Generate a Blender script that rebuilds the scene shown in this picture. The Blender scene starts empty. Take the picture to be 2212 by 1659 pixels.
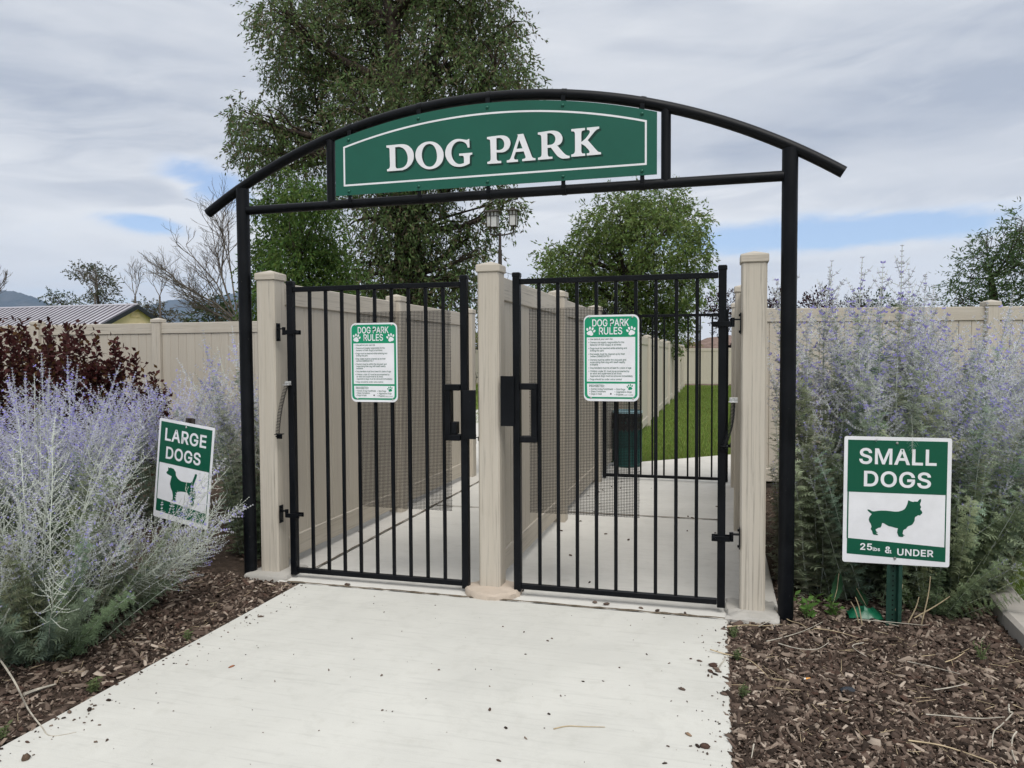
import bpy, bmesh, math, random
import numpy as np
from mathutils import Vector, Matrix
from mathutils.geometry import tessellate_polygon

scene = bpy.context.scene
R = math.radians
rnd = random.Random(11)
rng = np.random.default_rng(7)

# ------------------------------------------------------------------ camera
CAM_H, F_PX, W_PX, H_PX = 1.42, 1620.0, 2212.0, 1659.0
YAW, PITCH, ROLL = R(15.393), R(2.162), R(0.3)
cam_data = bpy.data.cameras.new('camera')
cam = bpy.data.objects.new('camera', cam_data)
scene.collection.objects.link(cam)
cam_data.sensor_fit = 'HORIZONTAL'
cam_data.sensor_width = 36.0
cam_data.lens = F_PX / W_PX * 36.0
cam_data.clip_start = 0.05
cam_data.clip_end = 30000.0
_f = Vector((-math.sin(YAW) * math.cos(PITCH), math.cos(YAW) * math.cos(PITCH), -math.sin(PITCH)))
_r = Vector((math.cos(YAW), math.sin(YAW), 0))
_u = _r.cross(_f)
# the picture leans a little to the left: the camera is rolled clockwise
_r2 = _r * math.cos(ROLL) - _u * math.sin(ROLL)
_u2 = _u * math.cos(ROLL) + _r * math.sin(ROLL)
cam.matrix_world = Matrix(((_r2.x, _u2.x, -_f.x, 0), (_r2.y, _u2.y, -_f.y, 0), (_r2.z, _u2.z, -_f.z, CAM_H), (0, 0, 0, 1)))
scene.camera = cam

def ray(u, v):
    a, b = (u - W_PX / 2) / F_PX, (v - H_PX / 2) / F_PX
    return _f + _r2 * a - _u2 * b
def at(u, v, y):
    """the point of the world at distance y along the lanes that is seen in direction (u, v)"""
    d = ray(u, v)
    return Vector((0, 0, CAM_H)) + d * (y / d.y)
def gnd(u, v, z=0.0):
    d = ray(u, v)
    return Vector((0, 0, CAM_H)) + d * ((z - CAM_H) / d.z)
def depth(p):
    return (Vector(p) - Vector((0, 0, CAM_H))).dot(_f)

# ------------------------------------------------------------------ world
SUN_EL, SUN_AZ = R(56), R(152)          # azimuth measured from +Y towards +X
world = bpy.data.worlds.new('World')
scene.world = world
world.use_nodes = True
nt = world.node_tree
for n in list(nt.nodes): nt.nodes.remove(n)

class S:
    """a node socket with arithmetic"""
    tree = None
    def __init__(s, sock): s.s = sock
    @staticmethod
    def m(op, *a, clamp=False):
        n = S.tree.nodes.new('ShaderNodeMath'); n.operation = op; n.use_clamp = clamp
        for i, x in enumerate(a):
            if isinstance(x, S): S.tree.links.new(x.s, n.inputs[i])
            else: n.inputs[i].default_value = x
        return S(n.outputs[0])
    def __add__(s, o): return S.m('ADD', s, o)
    def __radd__(s, o): return S.m('ADD', o, s)
    def __sub__(s, o): return S.m('SUBTRACT', s, o)
    def __rsub__(s, o): return S.m('SUBTRACT', o, s)
    def __mul__(s, o): return S.m('MULTIPLY', s, o)
    def __rmul__(s, o): return S.m('MULTIPLY', o, s)
    def __truediv__(s, o): return S.m('DIVIDE', s, o)
def smooth(x, a, b):
    n = S.tree.nodes.new('ShaderNodeMapRange'); n.interpolation_type = 'SMOOTHSTEP'
    S.tree.links.new(x.s, n.inputs[0])
    n.inputs[1].default_value = a; n.inputs[2].default_value = b
    n.inputs[3].default_value = 0; n.inputs[4].default_value = 1
    return S(n.outputs[0])
def comb(x, y, z):
    n = S.tree.nodes.new('ShaderNodeCombineXYZ')
    for i, v in enumerate((x, y, z)):
        if isinstance(v, S): S.tree.links.new(v.s, n.inputs[i])
        else: n.inputs[i].default_value = v
    return S(n.outputs[0])
def noise(vec, scale, detail=5, rough=0.5, dist=0.0):
    n = S.tree.nodes.new('ShaderNodeTexNoise')
    if vec is not None: S.tree.links.new(vec.s, n.inputs['Vector'])
    n.inputs['Scale'].default_value = scale; n.inputs['Detail'].default_value = detail
    n.inputs['Roughness'].default_value = rough; n.inputs['Distortion'].default_value = dist
    return S(n.outputs[0])
def mixc(fac, a, b, blend='MIX'):
    n = S.tree.nodes.new('ShaderNodeMix'); n.data_type = 'RGBA'; n.blend_type = blend
    for sock, v in ((n.inputs[0], fac), (n.inputs[6], a), (n.inputs[7], b)):
        if isinstance(v, S): S.tree.links.new(v.s, sock)
        elif isinstance(v, (int, float)): sock.default_value = v
        else: sock.default_value = (*v, 1)
    return S(n.outputs[2])

S.tree = nt
sky = nt.nodes.new('ShaderNodeTexSky')
sky.sky_type = 'NISHITA'; sky.sun_disc = False
sky.sun_elevation = SUN_EL; sky.sun_rotation = SUN_AZ
sky.altitude = 1300; sky.air_density = 1.0; sky.dust_density = 1.2; sky.ozone_density = 1.0
tc = nt.nodes.new('ShaderNodeTexCoord')
sp = nt.nodes.new('ShaderNodeSeparateXYZ'); nt.links.new(tc.outputs['Generated'], sp.inputs[0])
dx, dy, dz = S(sp.outputs[0]), S(sp.outputs[1]), S(sp.outputs[2])
az = S.m('ARCTAN2', dx, dy)                         # radians from +Y to +X
el = S.m('ARCSINE', dz)
zz = S.m('MAXIMUM', dz, 0.0) + 0.10
cx_, cy_ = dx / zz, dy / zz                         # the cloud layer as a plane overhead
cl = comb(cx_, cy_, 0.0)
big = noise(cl, 0.42, 6, 0.55, 0.4)
fine = noise(comb(az * 2.2 + el * 1.4, el * 11.0 - az * 1.6, 3.7), 2.1, 7, 0.6, 0.5)
streak = noise(comb(az * 1.1 - el * 0.8, el * 9.0 + az * 1.2, 9.1), 1.5, 5, 0.5, 0.3)
def gap(u, v, su, sv, tilt=0.0):
    """a break in the cloud round one direction of the sky"""
    d = ray(u, v).normalized()
    a0, e0 = math.atan2(d.x, d.y), math.asin(d.z)
    p, q = az - a0, el - e0
    q = q + p * tilt
    g = S.m('POWER', p * (F_PX / su), 2.0) + S.m('POWER', q * (F_PX / sv), 2.0)
    return S.m('EXPONENT', g * -1.0)
holes = gap(470, 408, 92, 40, 0.30) * 1.10 + gap(315, 485, 75, 17, 0.12) * 0.85 + gap(1620, 515, 330, 34, -0.03) * 1.05 + gap(1950, 500, 260, 26, -0.05) * 0.8 + gap(330, 640, 260, 60, 0.0) * 0.42 + gap(60, 500, 160, 45, 0.1) * 0.25
tear = holes + (noise(comb(az * 5.0 + el * 4.0, el * 16.0 - az * 3.0, 5.5), 2.6, 6, 0.6, 0.8) - 0.5) * 1.0 * S.m('MINIMUM', holes * 2.4, 1.0) + (fine - 0.5) * 1.6 * S.m('MINIMUM', holes * 2.4, 1.0) + (streak - 0.5) * 0.8 * S.m('MINIMUM', holes * 2.4, 1.0)
blue = smooth(tear, 0.12, 0.95)
# brighter thin cloud round the breaks and low over the horizon, dark bellies elsewhere
thin = smooth(holes, 0.05, 0.55) * 0.5 + smooth(streak + (fine - 0.5) * 0.7, 0.46, 0.72) * 0.55 * (1.0 - smooth(el, 0.20, 0.42)) + (1.0 - smooth(el, 0.02, 0.20)) * 0.80 + gap(180, 460, 260, 40, 0.12) * 0.5 + gap(1500, 440, 420, 60, -0.12) * 0.55
belly = smooth(streak * 0.6 + big * 0.6, 0.48, 0.74) * 0.85 + gap(2000, 250, 420, 90, -0.12) * 0.55 + gap(1500, 300, 300, 90, -0.1) * 0.3 + gap(100, 180, 380, 70, 0.2) * 0.3
lum = S.m('MINIMUM', S.m('MAXIMUM', 0.60 + thin * 0.95 - belly * 0.62 + (fine - 0.5) * 0.55 + (big - 0.5) * 0.5, 0.0), 1.0)
CLOUD_K = 4.35
cloudc = mixc(lum, (0.53 * CLOUD_K, 0.58 * CLOUD_K, 0.68 * CLOUD_K), (1.06 * CLOUD_K, 1.07 * CLOUD_K, 1.08 * CLOUD_K))
# an overcast vault grows brighter towards its top
up = smooth(el, 0.42, 1.3)
cloudc = mixc(up, cloudc, (1.2 * CLOUD_K, 1.22 * CLOUD_K, 1.26 * CLOUD_K))
skyb = mixc(1.0, S(sky.outputs[0]), (0.66, 0.72, 0.80), 'MULTIPLY')
total = mixc(blue * (1.0 - up) * 0.80, cloudc, skyb)
bg = nt.nodes.new('ShaderNodeBackground'); bg.inputs['Strength'].default_value = 0.1
nt.links.new(total.s, bg.inputs['Color'])
wo = nt.nodes.new('ShaderNodeOutputWorld'); nt.links.new(bg.outputs[0], wo.inputs[0])

# ------------------------------------------------------------------ sun (behind thin cloud)
sun_d = bpy.data.lights.new('sun', 'SUN'); sun_d.energy = 1.5; sun_d.angle = R(40); sun_d.color = (1.0, 0.96, 0.9)
sun = bpy.data.objects.new('sun', sun_d); scene.collection.objects.link(sun)
sdir = Vector((math.sin(SUN_AZ) * math.cos(SUN_EL), math.cos(SUN_AZ) * math.cos(SUN_EL), math.sin(SUN_EL)))
sun.rotation_euler = sdir.to_track_quat('Z', 'Y').to_euler()
scene.view_settings.view_transform = 'Standard'
scene.view_settings.look = 'None'
scene.view_settings.gamma = 1.0
scene.view_settings.use_curve_mapping = False
scene.view_settings.exposure = 1.05
scene.cycles.max_bounces = 6
scene.cycles.transparent_max_bounces = 8

# ------------------------------------------------------------------ materials
def lin(c): return tuple(((x / 255) / 12.92 if x / 255 <= 0.04045 else ((x / 255 + 0.055) / 1.055) ** 2.4) for x in c)
def new_mat(name):
    m = bpy.data.materials.new(name); m.use_nodes = True
    t = m.node_tree; b = t.nodes['Principled BSDF']
    S.tree = t
    return m, t, b
def objcoord(scale=(1, 1, 1), rand=False, gen='Object'):
    t = S.tree
    c = t.nodes.new('ShaderNodeTexCoord'); mp = t.nodes.new('ShaderNodeMapping')
    t.links.new(c.outputs[gen], mp.inputs[0]); mp.inputs['Scale'].default_value = scale
    if rand:
        oi = t.nodes.new('ShaderNodeObjectInfo')
        ml = S(oi.outputs['Random']) * 37.0
        t.links.new(comb(ml, ml * 1.7, ml * 0.6).s, mp.inputs['Location'])
    return S(mp.outputs[0])
def bump(h, strength, dist, b):
    n = S.tree.nodes.new('ShaderNodeBump'); n.inputs['Strength'].default_value = strength; n.inputs['Distance'].default_value = dist
    S.tree.links.new(h.s, n.inputs['Height']); S.tree.links.new(n.outputs[0], b.inputs['Normal'])
def plain(name, col, rough=0.5, spec=0.5, metal=0.0, var=0.0, vscale=6.0):
    m, t, b = new_mat(name)
    b.inputs['Roughness'].default_value = rough; b.inputs['Specular IOR Level'].default_value = spec; b.inputs['Metallic'].default_value = metal
    if var:
        n = noise(objcoord(rand=True), vscale, 5, 0.6)
        c = mixc(smooth(n, 0.3, 0.7), tuple(x * (1 - var) for x in col), tuple(min(1, x * (1 + var)) for x in col))
        t.links.new(c.s, b.inputs['Base Color'])
    else: b.inputs['Base Color'].default_value = (*col, 1)
    return m
def vinyl(name, scale, base=(0.500, 0.461, 0.396)):
    m, t, b = new_mat(name)
    v = objcoord(scale, rand=True)
    g = noise(v, 1.0, 6, 0.72, 0.4); g2 = noise(v, 0.30, 3, 0.5)
    streak_ = smooth(g, 0.50, 0.70)
    c = mixc(streak_ * 0.85, base, tuple(x * 0.46 for x in base))
    g3 = noise(objcoord(tuple(q * .8 for q in scale), rand=True), 1.0, 5, 0.7, 0.8)
    c = mixc(smooth(g3, 0.56, 0.68) * 0.45, c, tuple(x * 0.60 for x in base))
    c = mixc(smooth(g2, 0.35, 0.75) * 0.5, c, (base[0] * 0.88, base[1] * 0.86, base[2] * 0.82))
    oi = t.nodes.new('ShaderNodeObjectInfo')
    c = mixc(S(oi.outputs['Random']) * 0.22, c, (base[0] * 0.78, base[1] * 0.75, base[2] * 0.72))
    d = noise(objcoord((5, 5, 3), rand=True), 1.0, 4, 0.6)
    c = mixc(smooth(d, 0.5, 0.8) * 0.22, c, (0.32, 0.27, 0.22))
    t.links.new(c.s, b.inputs['Base Color'])
    b.inputs['Roughness'].default_value = 0.6; b.inputs['Specular IOR Level'].default_value = 0.25
    bump(g, 0.15, 0.002, b)
    return m
M = {}
M['vinyl'] = vinyl('cream_vinyl_upright_grain', (95, 95, 1.7))
M['vinyl_x'] = vinyl('cream_vinyl_grain_along_rail', (1.7, 80, 80))
def black_metal():
    m, t, b = new_mat('black_powder_coat')
    n = noise(objcoord(rand=True), 5.0, 5, 0.6)
    sp_ = noise(objcoord(rand=True), 160.0, 2, 0.5)
    c = mixc(smooth(n, 0.35, 0.7), (0.002, 0.0028, 0.0042), (0.0045, 0.0055, 0.0075))
    c = mixc(smooth(sp_, 0.74, 0.79) * 0.6, c, (0.22, 0.21, 0.19))
    t.links.new(c.s, b.inputs['Base Color'])
    r_ = S.m('ADD', smooth(n, 0.3, 0.7) * 0.18, 0.34); t.links.new(r_.s, b.inputs['Roughness'])
    b.inputs['Specular IOR Level'].default_value = 0.17
    bump(noise(objcoord(), 220, 2, 0.5), 0.06, 0.001, b)
    return m
M['black'] = black_metal()
M['wire'] = plain('black_wire', (0.005, 0.005, 0.006), 0.6, 0.15)
M['steel'] = plain('zinc_plated_steel', (0.55, 0.55, 0.54), 0.38, 0.5, 0.9, 0.2, 60)
M['park_green'] = plain('dark_green_sign_enamel', (0.008, 0.092, 0.062), 0.38, 0.35, 0, 0.06, 3)
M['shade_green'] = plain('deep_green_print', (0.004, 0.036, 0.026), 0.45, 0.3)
M['rules_green'] = plain('bright_green_sign_print', (0.004, 0.25, 0.125), 0.4, 0.35)
M['dogs_green'] = plain('bottle_green_sign_print', (0.003, 0.085, 0.047), 0.42, 0.35)
M['white'] = plain('white_sign_paint', (0.74, 0.75, 0.78), 0.5, 0.3, 0, 0.05, 8)
M['postgreen'] = plain('green_enamelled_steel', (0.012, 0.045, 0.032), 0.45, 0.4, 0, 0.25, 12)
M['bin_green'] = plain('dark_green_plastic', (0.007, 0.068, 0.060), 0.45, 0.4)
M['bag_black'] = plain('black_plastic_film', (0.012, 0.012, 0.012), 0.25, 0.6)
M['pale_blue'] = plain('pale_blue_plastic', (0.35, 0.55, 0.62), 0.5, 0.3)
M['red'] = plain('red_plastic', (0.35, 0.03, 0.03), 0.5, 0.3)
M['lampbrown'] = plain('dark_bronze_metal', (0.04, 0.032, 0.028), 0.5, 0.4)
def frosted():
    m, t, b = new_mat('frosted_white_glass'); b.inputs['Base Color'].default_value = (.8, .8, .8, 1); b.inputs['Roughness'].default_value = .4
    tr = t.nodes.new('ShaderNodeBsdfTranslucent'); tr.inputs['Color'].default_value = (.85, .85, .85, 1)
    mx = t.nodes.new('ShaderNodeMixShader'); mx.inputs[0].default_value = .45
    t.links.new(b.outputs[0], mx.inputs[1]); t.links.new(tr.outputs[0], mx.inputs[2]); t.links.new(mx.outputs[0], t.nodes['Material Output'].inputs['Surface'])
    return m
M['lampglass'] = frosted()
M['shed_wall'] = plain('pale_yellow_siding', (0.86, 0.70, 0.45), 0.7, 0.2, 0, 0.06, 3)
M['shed_roof'] = plain('grey_metal_roofing', (0.44, 0.43, 0.47), 0.45, 0.4, 0.2, 0.08, 2)
M['dark_trim'] = plain('dark_trim_paint', (0.025, 0.03, 0.038), 0.6, 0.3)
M['bagfilm'] = plain('green_plastic_film', (0.004, 0.085, 0.042), 0.35, 0.5)
M['butt'] = plain('cigarette_paper_tan', (0.75, 0.36, 0.1), 0.8, 0.1)
M['buttw'] = plain('cigarette_paper_white', (0.75, 0.72, 0.66), 0.8, 0.1)
M['straw'] = plain('dry_straw', (0.42, 0.34, 0.22), 0.85, 0.1, 0, 0.25, 20)
M['strawgrey'] = plain('weathered_grey_stalk', (0.40, 0.37, 0.31), 0.9, 0.1, 0, 0.25, 20)

def concrete(name, base, rough_amp=1.0, broom=True):
    m, t, b = new_mat(name)
    v = objcoord()
    n1 = noise(v, 1.3, 6, 0.6, 0.4); n2 = noise(v, 9.0, 6, 0.65); n3 = noise(v, 140.0, 3, 0.6); n4 = noise(v, 420.0, 2, 0.5)
    st = noise(objcoord((3.0, 46.0, 1)), 1.0, 6, 0.7, 0.4)
    c = mixc(smooth(n1, 0.3, 0.72), tuple(x * 0.93 for x in base), tuple(x * 1.05 for x in base))
    c = mixc(smooth(noise(v, 2.2, 8, 0.70, 1.4), 0.50, 0.66) * 0.30, c, tuple(x * 0.80 for x in base))
    c = mixc(smooth(n2, 0.50, 0.75) * 0.36, c, tuple(x * y for x, y in zip(base, (0.76, 0.755, 0.73))))
    c = mixc(smooth(st, 0.50, 0.70) * 0.34, c, tuple(x * 0.70 for x in base))
    c = mixc(smooth(n3, 0.60, 0.76) * 0.24, c, tuple(x * 0.55 for x in base))
    c = mixc(smooth(n4, 0.66, 0.78) * 0.35, c, tuple(x * 0.5 for x in base))
    t.links.new(c.s, b.inputs['Base Color'])
    b.inputs['Roughness'].default_value = 0.9; b.inputs['Specular IOR Level'].default_value = 0.15
    bump(n3 * 0.6 + st * 0.5 + n2 * 0.6, 0.35 * rough_amp, 0.003, b)
    return m
M['path'] = concrete('light_broomed_concrete', (0.515, 0.512, 0.475))
M['lane'] = concrete('worn_concrete', (0.58, 0.57, 0.535))
M['pad'] = concrete('pale_concrete', (0.55, 0.535, 0.50))
M['kerb'] = concrete('grey_kerb_concrete', (0.36, 0.335, 0.305))
M['footing'] = concrete('rough_cast_concrete', (0.47, 0.40, 0.33), 3.0)
M['footing_grey'] = concrete('rough_grey_concrete', (0.40, 0.385, 0.355), 3.0)

def soil(name, a, b_, scale):
    m, t, b = new_mat(name)
    v = objcoord()
    n1 = noise(v, scale, 8, 0.7, 0.6); n2 = noise(v, scale * 6, 4, 0.7)
    c = mixc(smooth(n1, 0.3, 0.7), a, b_)
    c = mixc(smooth(n2, 0.5, 0.75) * 0.6, c, tuple(x * 0.4 for x in a))
    t.links.new(c.s, b.inputs['Base Color']); b.inputs['Roughness'].default_value = 1.0; b.inputs['Specular IOR Level'].default_value = 0.05
    bump(n1 + n2 * 0.5, 0.8, 0.02, b)
    return m
M['mulch_soil'] = soil('dark_bark_soil', (0.045, 0.034, 0.027), (0.09, 0.068, 0.053), 22)
M['field'] = soil('dry_field_grass', (0.10, 0.10, 0.045), (0.16, 0.14, 0.07), 0.6)
M['berm'] = soil('brown_bark_slope', (0.14, 0.10, 0.085), (0.24, 0.18, 0.155), 3.0)
M['turf'] = soil('mown_turf', (0.135, 0.19, 0.042), (0.185, 0.24, 0.065), 5.0)
M['rock'] = soil('mountain_slope', (0.03, 0.045, 0.05), (0.07, 0.075, 0.075), 0.004)
M['crack'] = soil('dirt_in_joint', (0.09, 0.075, 0.055), (0.22, 0.18, 0.13), 30)

def attr_mat(name, rough=0.8, transl=0.0, spec=0.2, gain=1.0):
    """colour comes from each piece's own colour attribute"""
    m, t, b = new_mat(name)
    a = t.nodes.new('ShaderNodeAttribute'); a.attribute_name = 'tone'
    col = S(a.outputs['Color'])
    t.links.new(col.s, b.inputs['Base Color'])
    b.inputs['Roughness'].default_value = rough; b.inputs['Specular IOR Level'].default_value = spec
    if transl:
        tr = t.nodes.new('ShaderNodeBsdfTranslucent'); t.links.new(col.s, tr.inputs['Color'])
        mx = t.nodes.new('ShaderNodeMixShader'); mx.inputs[0].default_value = transl
        t.links.new(b.outputs[0], mx.inputs[1]); t.links.new(tr.outputs[0], mx.inputs[2])
        t.links.new(mx.outputs[0], t.nodes['Material Output'].inputs['Surface'])
    return m
M['leaf'] = attr_mat('tree_leaf', 0.65, 0.35, 0.12)
M['sageleaf'] = attr_mat('sage_leaf', 0.75, 0.42, 0.2)
M['sagestem'] = attr_mat('sage_stem', 0.8, 0.0, 0.15)
M['bloom'] = attr_mat('lavender_blossom', 0.8, 0.4, 0.1)
M['chip'] = attr_mat('bark_chip', 0.9, 0.0, 0.1)
M['blade'] = attr_mat('grass_blade', 0.6, 0.3, 0.25)
def bark(name, a, b_):
    m, t, b = new_mat(name)
    n1 = noise(objcoord((9, 9, 2.0)), 1.0, 6, 0.7, 0.5)
    t.links.new(mixc(smooth(n1, 0.35, 0.7), a, b_).s, b.inputs['Base Color'])
    b.inputs['Roughness'].default_value = 0.95; b.inputs['Specular IOR Level'].default_value = 0.1
    bump(n1, 0.8, 0.03, b)
    return m
M['bark'] = bark('dark_tree_bark', (0.028, 0.022, 0.018), (0.075, 0.06, 0.05))
M['greybark'] = bark('grey_twig_bark', (0.09, 0.075, 0.065), (0.17, 0.15, 0.135))

# ------------------------------------------------------------------ mesh helpers
class MB:
    def __init__(s): s.v = []; s.f = []
    def add(s, vs, fs):
        o = len(s.v); s.v.extend([tuple(p) for p in vs]); s.f.extend([tuple(i + o for i in f) for f in fs]); return s
    def box(s, x0, x1, y0, y1, z0, z1, c=0.0):
        """box with chamfered edges of width c"""
        if c <= 0:
            vs = [(x, y, z) for z in (z0, z1) for y in (y0, y1) for x in (x0, x1)]
            return s.add(vs, [(0, 2, 3, 1), (4, 5, 7, 6), (0, 1, 5, 4), (2, 6, 7, 3), (0, 4, 6, 2), (1, 3, 7, 5)])
        bm = bmesh.new()
        vs = [bm.verts.new((x, y, z)) for z in (z0, z1) for y in (y0, y1) for x in (x0, x1)]
        for f in [(0, 2, 3, 1), (4, 5, 7, 6), (0, 1, 5, 4), (2, 6, 7, 3), (0, 4, 6, 2), (1, 3, 7, 5)]: bm.faces.new([vs[i] for i in f])
        bmesh.ops.bevel(bm, geom=bm.edges[:], offset=c, segments=1, affect='EDGES', clamp_overlap=True)
        bm.verts.index_update()
        s.add([v.co[:] for v in bm.verts], [[v.index for v in f.verts] for f in bm.faces]); bm.free(); return s
    def tube(s, pts, r, n=10, cap=True):
        pts = [Vector(p) for p in pts]; k = len(pts)
        rs = r if isinstance(r, (list, tuple)) else [r] * k
        t0 = (pts[1] - pts[0]).normalized()
        ref = Vector((0, 0, 1)) if abs(t0.z) < 0.9 else Vector((1, 0, 0))
        nrm = t0.cross(ref).normalized(); vs = []
        for i, p in enumerate(pts):
            t = ((pts[min(i + 1, k - 1)] - p).normalized() + (p - pts[max(i - 1, 0)]).normalized())
            t = t.normalized() if t.length > 1e-9 else t0
            nrm = (nrm - t * nrm.dot(t)).normalized(); b = t.cross(nrm)
            for j in range(n):
                a = 2 * math.pi * j / n
                vs.append(p + (nrm * math.cos(a) + b * math.sin(a)) * rs[i])
        fs = [(i * n + j, i * n + (j + 1) % n, (i + 1) * n + (j + 1) % n, (i + 1) * n + j) for i in range(k - 1) for j in range(n)]
        if cap: fs += [tuple(range(n - 1, -1, -1)), tuple((k - 1) * n + j for j in range(n))]
        return s.add(vs, fs)
    def lathe(s, prof, c=(0, 0, 0), n=24):
        vs = [(c[0] + r * math.cos(2 * math.pi * j / n), c[1] + r * math.sin(2 * math.pi * j / n), c[2] + z) for r, z in prof for j in range(n)]
        fs = [(i * n + j, i * n + (j + 1) % n, (i + 1) * n + (j + 1) % n, (i + 1) * n + j) for i in range(len(prof) - 1) for j in range(n)]
        return s.add(vs, fs)
    def plate(s, loops, y0, y1, fn=None):
        """flat outline (with holes) in the XZ plane, thickened from y0 (front) to y1"""
        flat = [[Vector((p[0], p[1], 0)) for p in l] for l in loops]
        tris = tessellate_polygon(flat)
        pts = [p for l in loops for p in l]; n = len(pts)
        vs = [(p[0], y0, p[1]) for p in pts] + [(p[0], y1, p[1]) for p in pts]
        fs = []
        for t in tris:
            a, b, c = (Vector((pts[i][0], pts[i][1])) for i in t)
            if (b - a).cross(c - a) < 0: t = (t[0], t[2], t[1])
            fs.append(tuple(t)); fs.append((t[2] + n, t[1] + n, t[0] + n))
        o = 0
        for l in loops:
            k = len(l)
            for i in range(k): fs.append((o + i, o + (i + 1) % k, n + o + (i + 1) % k, n + o + i))
            o += k
        return s.add(vs, fs)
    def move(s, mtx):
        s.v = [tuple(mtx @ Vector(p)) for p in s.v]; return s
ORG = {}
def link(o, parent=None, org=None):
    scene.collection.objects.link(o)
    if parent is not None:
        o.parent = parent; ORG[o.name] = ORG[parent.name]
    else: ORG[o.name] = Vector(org) if org is not None else Vector((0, 0, 0))
    return o
def tag(o, label=None, cat=None, group=None, kind=None):
    for k, v in (('label', label), ('category', cat), ('group', group), ('kind', kind)):
        if v: o[k] = v
    return o
def finish(me, mat, smooth_=None):
    if mat is not None: me.materials.append(mat)
    if smooth_ is not None:
        me.shade_smooth(); me.set_sharp_from_angle(angle=R(smooth_))
    return me
def obj(name, mb, mat, parent=None, smooth_=35, fixn=True, local=False):
    """one mesh object; coordinates are world ones unless local"""
    org = Vector((0, 0, 0)) if (local or parent is None) else ORG[parent.name]
    me = bpy.data.meshes.new(name)
    me.from_pydata([(p[0] - org.x, p[1] - org.y, p[2] - org.z) for p in mb.v], [], mb.f)
    if fixn:
        bm = bmesh.new(); bm.from_mesh(me); bmesh.ops.recalc_face_normals(bm, faces=bm.faces); bm.to_mesh(me); bm.free()
    finish(me, mat, smooth_)
    return link(bpy.data.objects.new(name, me), parent)
def piece(name, me, parent, loc, rz=0.0, scale=(1, 1, 1)):
    o = bpy.data.objects.new(name, me); link(o, parent)
    o.location = Vector(loc) - ORG[parent.name]; o.rotation_euler = (0, 0, rz); o.scale = scale
    return o
def thing(name, label, cat, loc=(0, 0, 0), group=None):
    o = bpy.data.objects.new(name, None); o.empty_display_size = 0.1
    o.location = loc; link(o, None, loc); return tag(o, label, cat, group)
def mesh_np(name, verts, faces, mat, tone=None, parent=None, smooth_=False):
    """verts (n,3), faces list of (m,k) index arrays, tone (n,3) colour of each vertex"""
    verts = np.asarray(verts, dtype=np.float32)
    if parent is not None: verts = verts - np.array(ORG[parent.name], dtype=np.float32)
    me = bpy.data.meshes.new(name)
    faces = [np.asarray(f, dtype=np.int32) for f in faces if len(f)]
    loops = np.concatenate([f.ravel() for f in faces])
    starts = []; o = 0
    for f in faces:
        starts.append(np.arange(len(f), dtype=np.int32) * f.shape[1] + o); o += f.size
    starts = np.concatenate(starts)
    me.vertices.add(len(verts)); me.vertices.foreach_set('co', verts.ravel())
    me.loops.add(len(loops)); me.loops.foreach_set('vertex_index', loops)
    me.polygons.add(len(starts)); me.polygons.foreach_set('loop_start', starts)
    me.update(calc_edges=True)
    if tone is not None:
        a = me.attributes.new('tone', 'FLOAT_COLOR', 'POINT')
        rgba = np.ones((len(verts), 4), dtype=np.float32); rgba[:, :3] = tone
        a.data.foreach_set('color', rgba.ravel())
    me.materials.append(mat)
    if smooth_: me.shade_smooth()
    return link(bpy.data.objects.new(name, me), parent)
def structure(o): o['kind'] = 'structure'; return o
def sheet(name, pts, z, mat):
    mb = MB(); mb.add([(x, y, z) for x, y in pts], [tuple(range(len(pts)))])
    return structure(obj(name, mb, mat, None, None))
def slab(name, x0, x1, y0, y1, ztop, mat, c=0.006):
    mb = MB(); mb.box(x0, x1, y0, y1, -0.12, ztop, c)
    return structure(obj(name, mb, mat, None, None))

# ================================================================== the setting
def ring(n, r0, r1, cx=0, cy=0): pass
sheet('ground', [(-10600, -3000), (3600, -3000), (3600, 10600), (-10600, 10600)], -0.10, M['field'])
sheet('bark_bed', [(-11.5, -2.0), (-2.50, -2.0), (-2.50, 4.2), (-2.95, 4.45), (-2.95, 8.75), (-11.5, 8.75)], -0.022, M['mulch_soil'])
sheet('bark_bed', [(0.03, -2.0), (1.46, -2.0), (1.42, 4.0), (1.50, 4.9), (1.72, 5.9), (2.2, 6.75), (5.5, 7.1), (5.5, 9.6), (0.22, 8.75), (0.22, 4.2), (0.03, 4.1)], -0.022, M['mulch_soil'])
slab('path', -2.53, 0.055, -2.5, 4.135, 0.0, M['path'], 0.008)
slab('threshold_slab', -2.70, 0.09, 4.15, 4.40, -0.004, M['lane'], 0.006)
slab('lane_slab', -2.60, -1.385, 4.405, 6.645, -0.006, M['lane'])
slab('lane_slab', -2.60, -1.385, 6.655, 8.86, -0.004, M['lane'])
slab('lane_slab', -1.375, 0.03, 4.405, 6.645, -0.006, M['lane'])
slab('lane_slab', -1.375, 0.03, 6.655, 8.86, -0.003, M['lane'])
slab('mow_strip', -2.96, -2.608, 4.405, 8.86, 0.002, M['pad'])
slab('mow_strip', 0.038, 0.33, 4.405, 8.86, 0.002, M['pad'])
mb = MB(); mb.add([(x, y, -0.012) for x, y in [(-7.5, 8.87), (0.6, 8.87), (0.6, 11.5), (0.1, 11.1), (-0.5, 10.55), (-1.0, 10.12), (-1.6, 9.9), (-2.2, 10.6), (-2.6, 12.5), (-3.2, 19.0), (-6.0, 20.0), (-7.5, 12.0)]], [tuple(range(12))])
structure(obj('concrete_pad', mb, M['pad'], None, None))
sheet('lawn', [(-1.9, 9.2), (6, 9.2), (6, 36.5), (-1.9, 36.5)], -0.03, M['turf'])
sheet('lawn', [(-30, 9.2), (-1.9, 9.2), (-1.9, 36.5), (-30, 36.5)], -0.034, M['turf'])
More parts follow.
